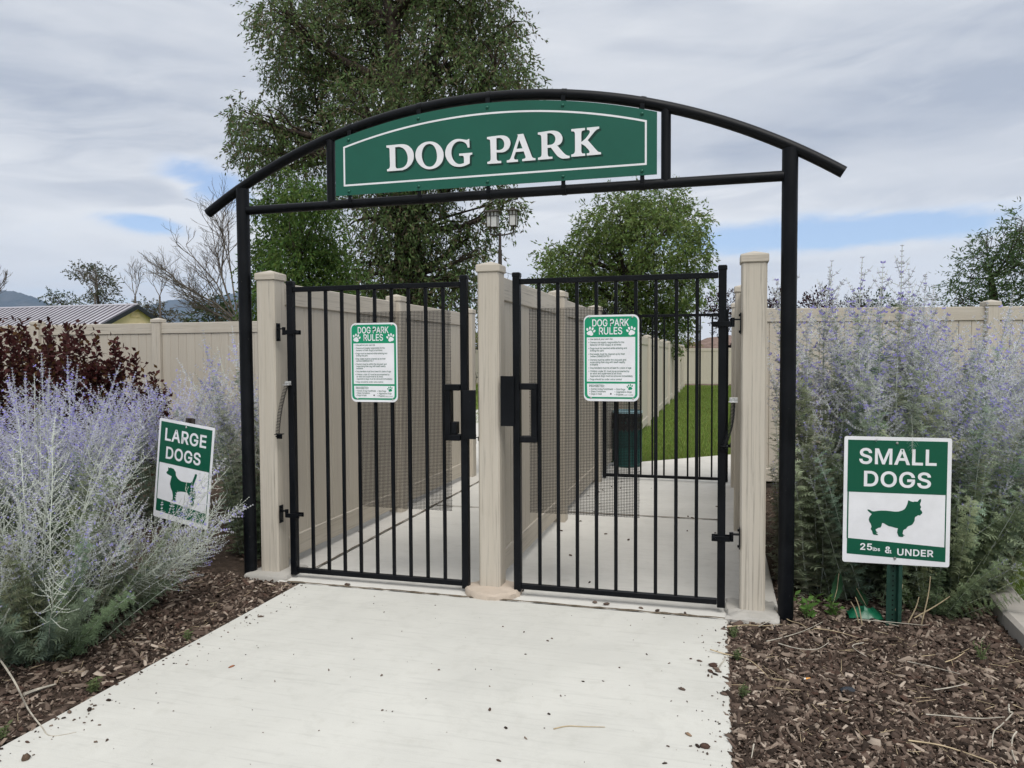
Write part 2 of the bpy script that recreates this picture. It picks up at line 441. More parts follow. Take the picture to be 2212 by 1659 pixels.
sheet('lawn', [(1.55, 3.0), (6, 3.0), (6, 7.0), (2.2, 6.9), (1.75, 5.9)], -0.012, M['turf'])
# dirt caught in the joints
def joint(name, pts, w):
    mb = MB(); n = len(pts); vs = []
    for i, (x, y, z) in enumerate(pts):
        d = Vector(pts[min(i + 1, n - 1)]) - Vector(pts[max(i - 1, 0)]); d.z = 0; d.normalize(); p = Vector((-d.y, d.x, 0))
        k = w * rnd.uniform(0.35, 1.3)
        vs += [Vector((x, y, z)) + p * k, Vector((x, y, z + 0.004)), Vector((x, y, z)) - p * k]
    fs = [(i * 3 + j, i * 3 + j + 1, i * 3 + j + 4, i * 3 + j + 3) for i in range(n - 1) for j in (0, 1)]
    mb.add(vs, fs); return structure(obj(name, mb, M['crack'], None, None))
joint('joint_dirt', [(-2.62 + 2.7 * i / 60, 4.142 + rnd.uniform(-.006, .006), 0.0035) for i in range(61)], 0.013)
joint('joint_dirt', [(-2.604 + rnd.uniform(-.004, .004), 4.42 + 4.3 * i / 60, 0.0045) for i in range(61)], 0.0055)
joint('joint_dirt', [(-2.58 + 2.6 * i / 60, 6.65 + rnd.uniform(-.004, .004), 0.0) for i in range(61)], 0.0055)
joint('joint_dirt', [(0.034 + rnd.uniform(-.006, .006), 4.40 + 4.4 * i / 60, 0.0045) for i in range(61)], 0.007)
# kerb round the bed on the right
def kerb(name, pts, w=0.155, h=0.075):
    L = []
    n = len(pts)
    for i, p in enumerate(pts):
        d = Vector(pts[min(i + 1, n - 1)]) - Vector(pts[max(i - 1, 0)]); d.normalize(); q = Vector((-d.y, d.x))
        L.append((Vector(p), q))
    mb = MB(); vs = []; prof = [(0, -0.1), (0, h - 0.015), (0.02, h), (w - 0.02, h), (w, h - 0.015), (w, -0.1)]
    for p, q in L:
        for a, z in prof: vs.append((p.x - q.x * a, p.y - q.y * a, z))
    k = len(prof)
    mb.add(vs, [(i * k + j, i * k + j + 1, (i + 1) * k + j + 1, (i + 1) * k + j) for i in range(n - 1) for j in range(k - 1)] + [tuple(range(k)), tuple((n - 1) * k + j for j in range(k))])
    return structure(obj(name, mb, M['kerb'], None, 30))
kerb('kerb', [(1.40, 1.0), (1.41, 3.0), (1.425, 4.0), (1.44, 4.40)])
kerb('kerb', [(1.441, 4.41), (1.50, 4.95), (1.60, 5.5), (1.78, 6.1), (2.02, 6.55), (2.35, 6.86)])
kerb('kerb', [(2.36, 6.865), (2.9, 6.98), (4.0, 7.05), (5.5, 7.1)])

# mountains and berm
def ridge(name, prof, y, back, mat, seed):
    """a mountain: crest outline (u, v) at distance y, sloping to the ground in front and behind, furrowed"""
    r = random.Random(seed)
    us = np.linspace(prof[0][0], prof[-1][0], 90); vs_ = np.interp(us, [p[0] for p in prof], [p[1] for p in prof])
    crest = [at(u, v + r.uniform(-1.2, 1.2), y) for u, v in zip(us, vs_)]
    mb = MB(); rows = 14; V = []
    for j in range(rows + 1):
        t = j / rows
        for i, c in enumerate(crest):
            k = math.sin(i * 0.9 + j * 0.35) * 0.5 + r.uniform(-.5, .5)
            z = c.z * (1 - t) ** 1.15 + k * c.z * 0.07 * math.sin(math.pi * t)
            V.append((c.x * (1 - 0.0 * t), c.y - back * t + k * back * 0.05 * math.sin(math.pi * t), z if j < rows else -1.0))
    n = len(crest)
    F = [(j * n + i, j * n + i + 1, (j + 1) * n + i + 1, (j + 1) * n + i) for j in range(rows) for i in range(n - 1)]
    o = len(V)
    for i, c in enumerate(crest): V.append((c.x * 1.02, c.y + back, -1.0))
    F += [(i, o + i, o + i + 1, i + 1) for i in range(n - 1)]
    mb.add(V, F); return structure(obj(name, mb, mat, None, None))
ridge('hills', [(-150, 632), (-60, 618), (0, 627), (30, 629), (70, 640), (105, 657), (150, 690), (200, 745), (260, 775)], 5200, 2000, M['rock'], 1)
ridge('hills', [(60, 775), (180, 730), (240, 700), (300, 670), (340, 655), (365, 648), (395, 647), (430, 651), (470, 640), (560, 622), (680, 640), (800, 690), (950, 740), (1100, 768)], 7600, 2600, M['rock'], 2)
# slope of bark beyond the lawn
mb = MB(); pr = []
W_, D_ = 40, 10
for j in range(D_ + 1):
    for i in range(W_ + 1):
        x = -7 + 16 * i / W_; t = j / D_
        h = (2.05 + 0.5 * math.sin(x * 0.7 + 1.2)) * (math.sin(min(1, t * 1.25) * math.pi / 2) ** 1.4)
        pr.append((x, 37.2 + 7 * t, -0.1 + h + rnd.uniform(-.06, .06)))
mb.add(pr, [(j * (W_ + 1) + i, j * (W_ + 1) + i + 1, (j + 1) * (W_ + 1) + i + 1, (j + 1) * (W_ + 1) + i) for j in range(D_) for i in range(W_)])
structure(obj('berm', mb, M['berm'], None, 60))

# ================================================================== cream vinyl posts and fences
def cap_mb(w, z):
    h = w / 2 + 0.008
    mb = MB(); mb.box(-h, h, -h, h, z, z + 0.045, 0.005)
    mb.add([(-h + .004, -h + .004, z + .0455), (h - .004, -h + .004, z + .0455), (h - .004, h - .004, z + .0455), (-h + .004, h - .004, z + .0455), (0, 0, z + .068)], [(0, 1, 4), (1, 2, 4), (2, 3, 4), (3, 0, 4)])
    return mb
def data(mb, name, mat, sm=35):
    o = obj(name, mb, mat, None, sm, local=True); me = o.data; bpy.data.objects.remove(o); return me
POST_W = 0.132
post_me = data(MB().box(-POST_W / 2, POST_W / 2, -POST_W / 2, POST_W / 2, -0.05, 1.92, 0.009), 'post', M['vinyl'])
cap_me = data(cap_mb(POST_W, 1.915), 'cap', M['vinyl_x'])
# ---- the three gate posts
def gate_post(x, label):
    t = thing('gate_post', label, 'post', (x, 4.316, 0), 'cream posts the two gates hang between')
    p = piece('post_shaft', post_me, t, (x, 4.316, 0)); piece('cap', cap_me, t, (x, 4.316, 0)); return t
gate_post(-2.817, 'cream vinyl post carrying the hinges of the gate nearest the tilted large dogs sign')
gate_post(-1.316, 'cream vinyl post with a round concrete collar standing between the two black gates')
gate_post(0.185, 'cream vinyl post with flat cap close beside the thick right leg of the black arch')
def rough_footing(name, label, pts, z0, z1, mat, seed):
    r = random.Random(seed); mb = MB(); n = len(pts)
    V = [(x, y, z0) for x, y in pts] + [(x, y, z1 - .012 + r.uniform(-.004, .004)) for x, y in pts]
    cx = sum(p[0] for p in pts) / n; cy = sum(p[1] for p in pts) / n
    V += [(cx + (x - cx) * .93, cy + (y - cy) * .93, z1 + r.uniform(-.004, .005)) for x, y in pts] + [(cx, cy, z1 + .006)]
    F = [(i, (i + 1) % n, n + (i + 1) % n, n + i) for i in range(n)] + [(n + i, n + (i + 1) % n, 2 * n + (i + 1) % n, 2 * n + i) for i in range(n)] + [(2 * n + i, 2 * n + (i + 1) % n, 3 * n) for i in range(n)]
    mb.add(V, F); o = obj(name, mb, mat, None, 40); tag(o, label, 'footing', 'concrete footings under the gate posts'); return o
rough_footing('concrete_footing', 'round tan concrete collar poured round the middle gate post', [(-1.298 + .172 * (1 + rnd.uniform(-.03, .03)) * math.cos(a), 4.265 + .150 * (1 + rnd.uniform(-.03, .03)) * math.sin(a)) for a in np.linspace(0, 2 * math.pi, 40, endpoint=False)], -0.05, 0.034, M['footing'], 1)
def jag(x0, x1, y0, y1, n=9):
    P_ = [(x0 + (x1 - x0) * i / n, y0) for i in range(n)] + [(x1, y0 + (y1 - y0) * i / n) for i in range(n)] + [(x1 - (x1 - x0) * i / n, y1) for i in range(n)] + [(x0, y1 - (y1 - y0) * i / n) for i in range(n)]
    return [(x + rnd.uniform(-.009, .009), y + rnd.uniform(-.009, .009)) for x, y in P_]
rough_footing('concrete_footing', 'rough grey concrete footing under the gate post beside the leaning large dogs sign', jag(-2.955, -2.655, 4.165, 4.46), -0.08, 0.018, M['footing_grey'], 2)
rough_footing('concrete_footing', 'broken grey concrete footing under the gate post next to the thick right arch leg', jag(0.045, 0.318, 4.125, 4.46), -0.08, 0.018, M['footing_grey'], 3)

def fence(name, label, p0, p1, posts, H, first_gap=0.0, plank_w=0.128, last_post=True, rail=0.145, zg=0.055, group='cream vinyl privacy fences'):
    """posts: distances from p0 of each post; bays of planks between rails fill from one to the next"""
    p0, p1 = Vector((*p0, 0)), Vector((*p1, 0)); e = (p1 - p0).normalized(); rz = math.atan2(e.y, e.x)
    t = thing(name, label, 'fence', p0, group)
    s = (H + 0.01) / 1.92
    for d in posts:
        p = p0 + e * d
        a = piece('post', post_me, t, p, rz, (1, 1, s)); c = bpy.data.objects.new('cap', cap_me); link(c, a)
    ends = [first_gap] + list(posts)
    pm = MB(); w = 0.5
    for k in (0,): pm.box(-w, w, -0.010, 0.010, rail + zg - 0.01, H - rail + 0.01, 0)
    # vee edged plank, one metre wide, scaled to its width
    pv = MB(); zz0, zz1 = rail + zg - .012, H - rail + .012
    prof = [(-.5, -.003), (-.465, -.011), (.465, -.011), (.5, -.003), (.5, .003), (.465, .011), (-.465, .011), (-.5, .003)]
    pv.add([(x, y, z) for z in (zz0, zz1) for x, y in prof], [(i, (i + 1) % 8, 8 + (i + 1) % 8, 8 + i) for i in range(8)] + [tuple(range(7, -1, -1)), tuple(range(8, 16))])
    plank_me = data(pv, 'plank', M['vinyl'], None)
    bays = []
    for a, b in zip(ends[:-1], ends[1:]):
        a2 = a + (POST_W / 2 if a > first_gap or first_gap == 0 else 0); b2 = b - POST_W / 2
        if b2 - a2 < 0.1: continue
        bays.append((a2, b2))
    rails = {}
    for a2, b2 in bays:
        L = round(b2 - a2, 3)
        if L not in rails:
            tr = MB().box(-L / 2, L / 2, -0.024, 0.024, H - rail, H, 0.005); br = MB().box(-L / 2, L / 2, -0.024, 0.024, zg, zg + rail, 0.005)
            rails[L] = (data(tr, 'top_rail', M['vinyl_x']), data(br, 'bottom_rail', M['vinyl_x']))
        m = p0 + e * ((a2 + b2) / 2)
        piece('top_rail', rails[L][0], t, m, rz); piece('bottom_rail', rails[L][1], t, m, rz)
        n = max(1, round((b2 - a2) / plank_w)); w = (b2 - a2) / n
        for i in range(n):
            piece('plank', plank_me, t, p0 + e * (a2 + w * (i + .5)) + Vector((-e.y, e.x, 0)) * rnd.uniform(-.0012, .0012), rz, (w * 0.999, 1, 1))
    return t
fence('lane_fence', 'cream plank fence behind the gate that carries the lower rules sign', (-2.817, 4.382), (-2.83, 8.62), [1.93, 3.98], 1.91)
fence('lane_fence', 'cream plank fence dividing the two lanes behind the middle gate post', (-1.316, 4.382), (-1.33, 8.60), [1.93, 3.98], 1.91)
fence('lane_fence', 'cream plank fence seen almost edge on behind the gate post by the right arch leg', (0.185, 4.382), (0.20, 8.60), [1.93, 3.98], 1.91)
fence('lawn_fence', 'long cream fence with many posts running back along the far lawn', (-1.332, 8.45), (-1.52, 36.0), [2.35 * i + 2.1 for i in range(11)], 1.76, POST_W / 2, 0.24)
fence('boundary_fence', 'cream fence behind the dark red shrub and the yellow shed roof', (-2.83, 8.62), (-13.2, 8.62), [2.46, 4.55, 6.62, 8.70, 10.35], 1.89, POST_W / 2)
fence('boundary_fence', 'cream fence behind the tall lavender plants and the small dogs sign', (0.20, 8.40), (5.6, 9.60), [2.62, 5.2], 1.91, POST_W / 2)
fence('far_fence', 'distant cream fence across the end of the lawn', (-26.0, 36.2), (8, 36.2), [2.4 * i for i in range(15)], 1.72, 0, 0.30)

# ================================================================== the arch
ARX, ARZ, ARR, ARY = -1.303, 2.93 - 3.55, 3.55, 4.25
def arc_z(x, off=0.0): return ARZ + math.sqrt((ARR + off) ** 2 - (x - ARX) ** 2)
t = thing('entrance_arch', 'tall black steel pipe arch spanning both gates over the concrete path', 'arch', (ARX, ARY, 0))
def weld(mb, p, r):
    mb.lathe([(0.001, -.012), (r * .9, -.012), (r + .006, 0), (r * .9, .012), (.001, .012)], p, 16)
mb = MB()
a0 = math.asin((1.926) / ARR)
pts = [(ARX + ARR * math.sin(a), ARY, ARZ + ARR * math.cos(a)) for a in np.linspace(-a0, a0, 72)]
mb.tube(pts, 0.031, 18)
obj('arch_pipe', mb, M['black'], t, 40)
for x, xt in ((-2.957, -2.968), (0.356, 0.360)):
    mb = MB(); zt = arc_z(xt) - 0.012
    mb.tube([(x, ARY, -0.06), (x + (xt - x) * .5, ARY, zt * .5), (xt, ARY, zt)], 0.041, 24)
    obj('leg', mb, M['black'], t, 40)
mb = MB(); mb.tube([(-2.962 + .03, ARY, 2.363), (-1.3, ARY, 2.366), (0.358 - .03, ARY, 2.364)], 0.028, 18); obj('crossbeam', mb, M['black'], t, 40)
for x in (-2.332, -0.284):
    mb = MB(); mb.tube([(x, ARY, 2.37), (x, ARY, arc_z(x) - .01)], 0.027, 18); obj('strut', mb, M['black'], t, 40)
# bare bolted clamps that hold the sign to the pipes
sgn = thing('dog_park_sign', 'green arched sign board lettered DOG PARK hung under the black arch', 'sign', (ARX, 4.22, 2.4))
def sign_outline(inset, n=40, y=None):
    x0, x1, zb = -2.280 + inset, -0.330 - inset, 2.409 + inset
    o = [(x0, zb), (x1, zb)]
    for i in range(n + 1):
        x = x1 + (x0 - x1) * i / n
        o.append((x, arc_z(x, -0.045 - inset)))
    return o
YS = 4.212
mb = MB().plate([sign_outline(0)], YS, YS + 0.005); obj('board', mb, M['park_green'], sgn, None)
inner = sign_outline(0.0655)
mb = MB().plate([sign_outline(0.055), inner[::-1]], YS - 0.0008, YS + 0.001); obj('border_line', mb, M['white'], sgn, None)
for i, bu in enumerate((753, 904, 1053, 1216, 1387)):
    x = at(bu, 320, YS).x
    zt = arc_z(x); mb = MB()
    rr = 0.034
    dirv = Vector((x - ARX, 0, zt - ARZ)).normalized()
    mb.tube([Vector((x, ARY, zt)) - Vector((dirv.z, 0, -dirv.x)) * .013, Vector((x, ARY, zt)) + Vector((dirv.z, 0, -dirv.x)) * .013], rr, 18)
    mb.box(x - .012, x + .012, YS + .006, YS + .011, arc_z(x, -.105), arc_z(x, -.012), 0.001)
    obj('clamp', mb, M['black'], sgn, 40)
    mb = MB(); mb.tube([(x - .013, ARY, 2.3645), (x + .013, ARY, 2.3645)], 0.0305, 18); mb.box(x - .012, x + .012, YS + .006, YS + .011, 2.372, 2.46, 0.001)
    obj('clamp', mb, M['black'], sgn, 40)
    for z in (arc_z(x, -.045) - .026, 2.432):
        mb = MB(); mb.lathe([(0.0001, .0075), (.005, .007), (.0085, .004), (.0095, 0), (.0095, -.002)], (0, 0, 0), 12)
        mb.move(Matrix.Translation((x, YS - .001, z)) @ Matrix.Rotation(R(90), 4, 'X')); obj('bolt', mb, M['park_green'], sgn, 40)
# raised serif letters, drawn from outlines
Z1, Z2 = (1500, 480), (1930, 480)
GL = {
 'D': (Z1, [[(200,452),(330,440),(430,430),(475,428),(520,430),(560,440),(595,458),(645,505),(668,545),(682,590),(687,640),(682,690),(670,730),(640,785),(605,822),(560,858),(485,888),(350,899),(215,908),(212,873),(232,868),(248,860),(260,842),(265,820),(266,790),(262,660),(258,540),(256,515),(250,500),(238,493),(203,489)],
        [(355,483),(385,478),(420,475),(460,482),(495,498),(525,525),(550,560),(568,602),(578,645),(580,685),(576,730),(562,772),(545,800),(520,824),(495,840),(460,851),(425,857),(395,857),(378,852),(367,838),(362,815),(359,700)]]),
 'O': (Z1, [[(985,380),(1025,385),(1060,395),(1095,412),(1125,435),(1155,465),(1180,500),(1197,535),(1208,570),(1213,605),(1213,640),(1208,678),(1200,710),(1185,745),(1165,775),(1140,802),(1110,825),(1075,845),(1035,860),(995,869),(955,871),(915,867),(880,857),(843,838),(810,815),(780,785),(755,750),(735,715),(722,680),(716,650),(714,620),(716,590),(722,560),(733,527),(750,495),(772,465),(800,440),(828,419),(860,402),(890,391),(920,385),(950,381)],
        [(965,421),(995,427),(1020,440),(1044,462),(1062,490),(1078,524),(1088,560),(1095,600),(1098,640),(1096,678),(1090,715),(1077,748),(1060,775),(1037,801),(1010,818),(985,826),(960,827),(931,822),(905,810),(883,790),(865,765),(849,733),(838,700),(829,665),(826,630),(827,595),(832,560),(842,526),(855,495),(873,467),(895,445),(912,434),(930,427)]]),
 'G': (Z1, [[(1648,337),(1667,333),(1672,485),(1640,487),(1634,462),(1625,440),(1612,420),(1595,405),(1575,392),(1550,383),(1525,377),(1500,375),(1477,378),(1455,384),(1431,397),(1410,415),(1391,438),(1375,465),(1363,494),(1355,525),(1351,557),(1350,590),(1354,623),(1362,655),(1374,684),(1390,710),(1409,735),(1430,755),(1452,769),(1475,778),(1498,781),(1520,778),(1548,771),(1575,762),(1575,720),(1575,680),(1573,662),(1567,644),(1558,636),(1545,633),(1490,632),(1488,596),(1720,577),(1720,608),(1700,613),(1688,620),(1679,632),(1676,650),(1675,768),(1638,788),(1600,805),(1565,817),(1530,825),(1500,829),(1470,828),(1435,825),(1400,818),(1366,802),(1335,780),(1308,752),(1285,720),(1266,686),(1252,650),(1244,620),(1241,590),(1244,557),(1250,525),(1262,489),(1278,455),(1300,426),(1325,400),(1353,376),(1385,357),(1417,344),(1450,337),(1480,335),(1510,336),(1543,340),(1575,346),(1600,350),(1622,352),(1640,348)]]),
 'P': (Z2, [[(80,302),(180,288),(280,276),(325,273),(370,274),(402,281),(430,292),(455,311),(475,335),(488,367),(495,400),(493,430),(485,460),(472,489),(455,515),(432,537),(405,555),(374,567),(340,573),(293,574),(247,572),(249,630),(250,680),(253,700),(262,714),(275,722),(292,726),(330,722),(331,762),(87,778),(86,742),(112,736),(128,728),(138,716),(144,700),(146,680),(143,540),(138,400),(137,378),(133,360),(126,350),(115,344),(80,338)],
        [(245,322),(272,318),(300,316),(324,322),(345,335),(363,353),(375,375),(383,397),(386,420),(385,446),(380,470),(370,491),(355,508),(335,521),(310,530),(280,533),(247,530)]]),
 'A': (Z2, [[(617,255),(722,243),(796,440),(870,635),(878,652),(890,665),(910,673),(937,674),(937,709),(703,729),(703,693),(728,688),(748,680),(760,669),(764,655),(760,640),(728,553),(588,567),(565,635),(558,655),(556,672),(560,687),(570,696),(585,701),(627,700),(627,738),(430,752),(430,715),(453,711),(472,704),(486,693),(496,678),(512,640),(567,470),(622,300),(626,288),(625,272)],
        [(651,352),(708,500),(602,511)]]),
 'R': (Z2, [[(980,222),(1080,207),(1180,192),(1222,188),(1265,188),(1305,195),(1340,208),(1368,226),(1390,250),(1406,279),(1415,310),(1415,343),(1408,375),(1394,402),(1375,425),(1350,441),(1322,450),(1400,540),(1428,571),(1455,598),(1474,613),(1495,625),(1518,632),(1542,634),(1542,672),(1490,678),(1430,683),(1396,678),(1365,665),(1336,645),(1310,620),(1280,582),(1250,540),(1210,488),(1150,493),(1151,540),(1153,590),(1155,615),(1161,633),(1171,645),(1188,650),(1237,648),(1237,684),(983,706),(982,668),(1008,663),(1027,653),(1039,640),(1045,622),(1047,590),(1046,460),(1043,330),(1041,303),(1036,282),(1027,268),(1012,261),(981,258)],
        [(1146,238),(1172,233),(1200,232),(1227,240),(1250,255),(1270,274),(1283,295),(1290,320),(1291,345),(1286,371),(1275,395),(1257,415),(1235,430),(1213,437),(1190,440),(1147,444)]]),
 'K': (Z2, [[(1572,162),(1813,139),(1814,178),(1792,182),(1772,187),(1758,197),(1751,213),(1748,240),(1748,388),(1776,370),(1800,350),(1827,324),(1850,295),(1872,268),(1890,240),(1899,221),(1900,203),(1895,187),(1883,179),(1848,174),(1848,136),(2065,115),(2065,152),(2040,160),(2018,171),(1997,190),(1975,215),(1920,283),(1862,355),(1926,428),(1990,500),(2013,526),(2035,550),(2050,561),(2067,568),(2097,570),(2097,606),(1846,629),(1845,590),(1866,588),(1884,583),(1895,572),(1895,560),(1880,530),(1852,499),(1820,465),(1785,440),(1748,420),(1748,540),(1750,560),(1756,577),(1767,589),(1782,594),(1816,592),(1817,632),(1572,652),(1571,612),(1593,607),(1613,598),(1627,583),(1635,566),(1638,540),(1638,400),(1637,260),(1636,238),(1631,222),(1624,211),(1612,203),(1596,200),(1572,199)]]),
}
LETY = YS - 0.004
for ch, (org, loops) in GL.items():
    W = [[(lambda q: (q.x, q.z))(at((x / 4.424 + org[0]) * .54, (y / 4.424 + org[1]) * .54, LETY)) for x, y in l] for l in loops]
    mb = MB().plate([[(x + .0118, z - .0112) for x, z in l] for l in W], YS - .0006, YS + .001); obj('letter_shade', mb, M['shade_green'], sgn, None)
    o = obj('letter', MB().plate(W, LETY, YS - .0008), M['white'], sgn, None)

# thin summer haze over the valley
mz = bpy.data.materials.new('valley_haze'); mz.use_nodes = True; zt = mz.node_tree
for n_ in list(zt.nodes): zt.nodes.remove(n_)
pv_ = zt.nodes.new('ShaderNodeVolumePrincipled'); pv_.inputs['Color'].default_value = (.52, .70, 1.0, 1); pv_.inputs['Density'].default_value = 6.0e-5; pv_.inputs['Anisotropy'].default_value = 0.1
zo = zt.nodes.new('ShaderNodeOutputMaterial'); zt.links.new(pv_.outputs[0], zo.inputs['Volume'])
hz = obj('haze', MB().box(-10900, 3900, -3300, 10900, -2.2, 1150), mz, None, None); hz['kind'] = 'stuff'

# ================================================================== gates
def helix(p0, p1, r, turns, wr, bow=0.0, n=9):
    p0, p1 = Vector(p0), Vector(p1); d = (p1 - p0); L = d.length; d.normalize()
    a = d.cross(Vector((0, 1, 0))).normalized(); b = d.cross(a)
    pts = []
    for i in range(turns * n + 1):
        t = i / (turns * n); w = 2 * math.pi * i / n
        pts.append(p0 + d * L * t + a * bow * math.sin(math.pi * t) + (a * math.cos(w) + b * math.sin(w)) * r)
    return MB().tube(pts, wr, 5, True)
def gate(name, label, xl, xr, y, z0, z1, hinge, mesh=None, handle=None, guard=None, spring=None, group=None, detail=True):
    """two stiles, two rails and nine pickets of square tube; hinge: 'l' or 'r'"""
    t = thing(name, label, 'gate', ((xl + xr) / 2, y, z0), group); h = 0.0215
    for x in (xl, xr):
        mb = MB().box(x - h, x + h, y - h, y + h, z0, z1 - .008, .0035); mb.box(x - h - .003, x + h + .003, y - h - .003, y + h + .003, z1 - .0305, z1 - .0005, .006); obj('stile', mb, M['black'], t)
    a, b = xl + h + .0005, xr - h - .0005
    obj('top_rail', MB().box(a, b, y - .0155, y + .0155, z1 - .070, z1 - .039, .003), M['black'], t)
    obj('bottom_rail', MB().box(a, b, y - .0155, y + .0155, z0 + .014, z0 + .045, .003), M['black'], t)
    sp_ = (b - a) / 10
    pk = None
    for i in range(1, 10):
        x = a + sp_ * i
        if pk is None:
            pk = data(MB().box(-.0095, .0095, -.0095, .0095, z0 + .0455, z1 - .0705, .002), 'picket', M['black'])
        piece('picket', pk, t, (x, y, 0))
    if mesh:
        mx0, mx1, mz0, mz1 = mesh; mb = MB(); yw = y + .013; k = 0.0088; r_ = .00105
        nx = int(round((mx1 - mx0) / k)); nz = int(round((mz1 - mz0) / k))
        hole = handle
        def cut(x, z): return hole and hole[0] - .012 < x < hole[1] + .012 and hole[2] - .012 < z < hole[3] + .012 and False
        for i in range(nx + 1):
            x = mx0 + k * i + rnd.uniform(-.0004, .0004)
            mb.box(x - r_, x + r_, yw - r_, yw + r_, mz0 - rnd.uniform(0, .004), mz1 + rnd.uniform(0, .004))
        for j in range(nz + 1):
            z = mz0 + k * j + rnd.uniform(-.0004, .0004)
            mb.box(mx0 - rnd.uniform(0, .005), mx1 + rnd.uniform(0, .006), yw + r_ * 1.05, yw + r_ * 3.05, z - r_, z + r_)
        o = obj('wire_mesh', mb, M['wire'], t, None, fixn=False); o['kind'] = 'stuff'
    if handle:
        hx0, hx1, hz0, hz1 = handle; w = .037; mb = MB(); y0, y1 = y - .033, y + .03
        mb.box(hx0, hx1, y0, y1, hz1 - w, hz1, .004); mb.box(hx0, hx1, y0, y1, hz0, hz0 + w, .004)
        xs = (hx0, hx0 + w) if hinge == 'l' else (hx1 - w, hx1)
        mb.box(xs[0] + .0005, xs[1] - .0005, y0 + .001, y1 - .001, hz0 + w - .002, hz1 - w + .002, .003)
        if hinge == 'l': mb.box(hx0 + w + .001, hx0 + w + .036, y0 + .006, y1, hz0 + w + .002, hz0 + w + .075, .003)
        obj('handle', mb, M['black'], t)
    if guard:
        gx0, gx1, gz0, gz1 = guard
        mb = MB().box(gx0, gx1, y - .036, y - .031, gz0, gz1, .0015); mb.box(gx0, gx0 + .004, y - .0305, y + .01, gz0, gz1, 0) if hinge == 'r' else mb.box(gx1 - .004, gx1, y - .0305, y - .024, gz0, gz1, 0)
        obj('latch_guard', mb, M['black'], t)
    sx = xl if hinge == 'l' else xr; sg = 1 if hinge == 'l' else -1
    for z in ((z0 + 1.56, z0 + .385) if detail else (z0 + 1.5, z0 + .4)):
        px = sx - sg * .098                        # face of the post
        mb = MB()
        mb.box(min(px, px + sg * .006), max(px, px + sg * .006), y - .02, y + .022, z - .055, z + .06, .001)
        for dz in (-.042, .047): mb.box(min(px + sg * .006, px + sg * .013), max(px + sg * .006, px + sg * .013), y - .006, y + .008, z + dz - .007, z + dz + .007, .002)
        mb.box(min(px + sg * .0055, px + sg * .05), max(px + sg * .0055, px + sg * .05), y - .014, y + .012, z + .02, z + .028, .001)
        mb.tube([(px + sg * .045, y - .002, z - .016), (px + sg * .045, y - .002, z + .034)], .011, 12)
        mb.box(min(sx - sg * .045, sx + sg * .052), max(sx - sg * .045, sx + sg * .052), y - h - .0075, y - h - .0018, z - .014, z + .014, .001)
        mb.box(min(sx - sg * .045, sx + sg * .052), max(sx - sg * .045, sx + sg * .052), y + h + .0018, y + h + .0075, z - .014, z + .014, .001)
        mb.tube([(sx + sg * .041, y - h - .018, z), (sx + sg * .041, y + h + .015, z)], .006, 8); mb.tube([(sx + sg * .041, y - h - .016, z), (sx + sg * .041, y - h - .0075, z)], .0105, 6)
        obj('hinge', mb, M['black'], t)
    if spring:
        (tx, tz), (bx_, bz) = spring; ys = y - .045
        o = obj('closer_spring', helix((tx, ys, tz), (bx_, ys, bz), .0125, 34, .0021, 0.012 * sg * -1), M['black'], t, 60)
        for (x, z, on_top) in ((tx, tz, True), (bx_, bz, False)):
            mb = MB().box(x - .024, x + .024, ys - .014, ys + .045, z - .004, z + .001, .001) if on_top else MB().box(x - .016, x + .022, ys - .014, ys + .045, z - .003, z + .002, .001)
            mb.box(x - .016, x + .024, ys + .0125, ys + .0165, z - .03, z + .0005, .001) if not on_top else mb.box(x - .02, x + .024, ys + .0125, ys + .0165, z, z + .022, .001)
            for dx_ in (-.009, .014): mb.tube([(x + dx_, ys - .001, z + (.012 if on_top else -.014)), (x + dx_, ys + .013, z + (.012 if on_top else -.014))], .0055, 8)
            b2 = obj('spring_bracket', mb, M['steel'] if on_top else M['black'], t)
    return t
G1 = gate('iron_gate', 'black picket gate with the lower rules sign, nearest the tilted large dogs sign', -2.632, -1.465, 4.255, 0.016, 1.902, 'l', (-2.150, -1.560, 0.480, 1.692), (-1.584, -1.4875, 0.912, 1.250), (-1.468, -1.388, 0.925, 1.217), ((-2.645, 1.243), (-2.716, 0.925)), 'black picket gates at the front')
G2 = gate('iron_gate', 'black picket gate with the higher rules sign, next to the right arch leg', -1.140, 0.020, 4.255, 0.026, 1.906, 'r', (-1.066, -0.432, 0.497, 1.690), (-1.1175, -1.014, 0.912, 1.258), (-1.232, -1.150, 1.007, 1.301), ((0.078, 1.165), (0.030, 0.922)), 'black picket gates at the front')
gate('iron_gate', 'smaller looking inner black gate at the lane end in front of the green lawn', -1.262, 0.085, 8.60, 0.010, 1.915, 'r', (-1.235, -0.86, 0.35, 1.80), (-1.235, -1.13, 0.93, 1.27), (-1.34, -1.27, 1.0, 1.3), None, 'inner black gates at the lane ends', False)
gate('iron_gate', 'inner black gate glimpsed in the narrow slit beside the middle post', -2.735, -1.42, 8.60, 0.010, 1.905, 'l', (-1.95, -1.45, 0.35, 1.80), (-1.56, -1.46, 0.93, 1.27), None, None, 'inner black gates at the lane ends', False)
mb = MB().tube([at(1091, 588, 4.30), at(1097, 590, 4.29), at(1103, 592, 4.28), at(1110, 591, 4.262)], .0016, 6); mb.tube([at(1097, 590, 4.29), at(1098, 597, 4.288), at(1096, 603, 4.287)], .0012, 5)
tag(obj('loose_wire', mb, M['wire'], None), 'short loose wire tied from the middle post to the gate top', 'wire')

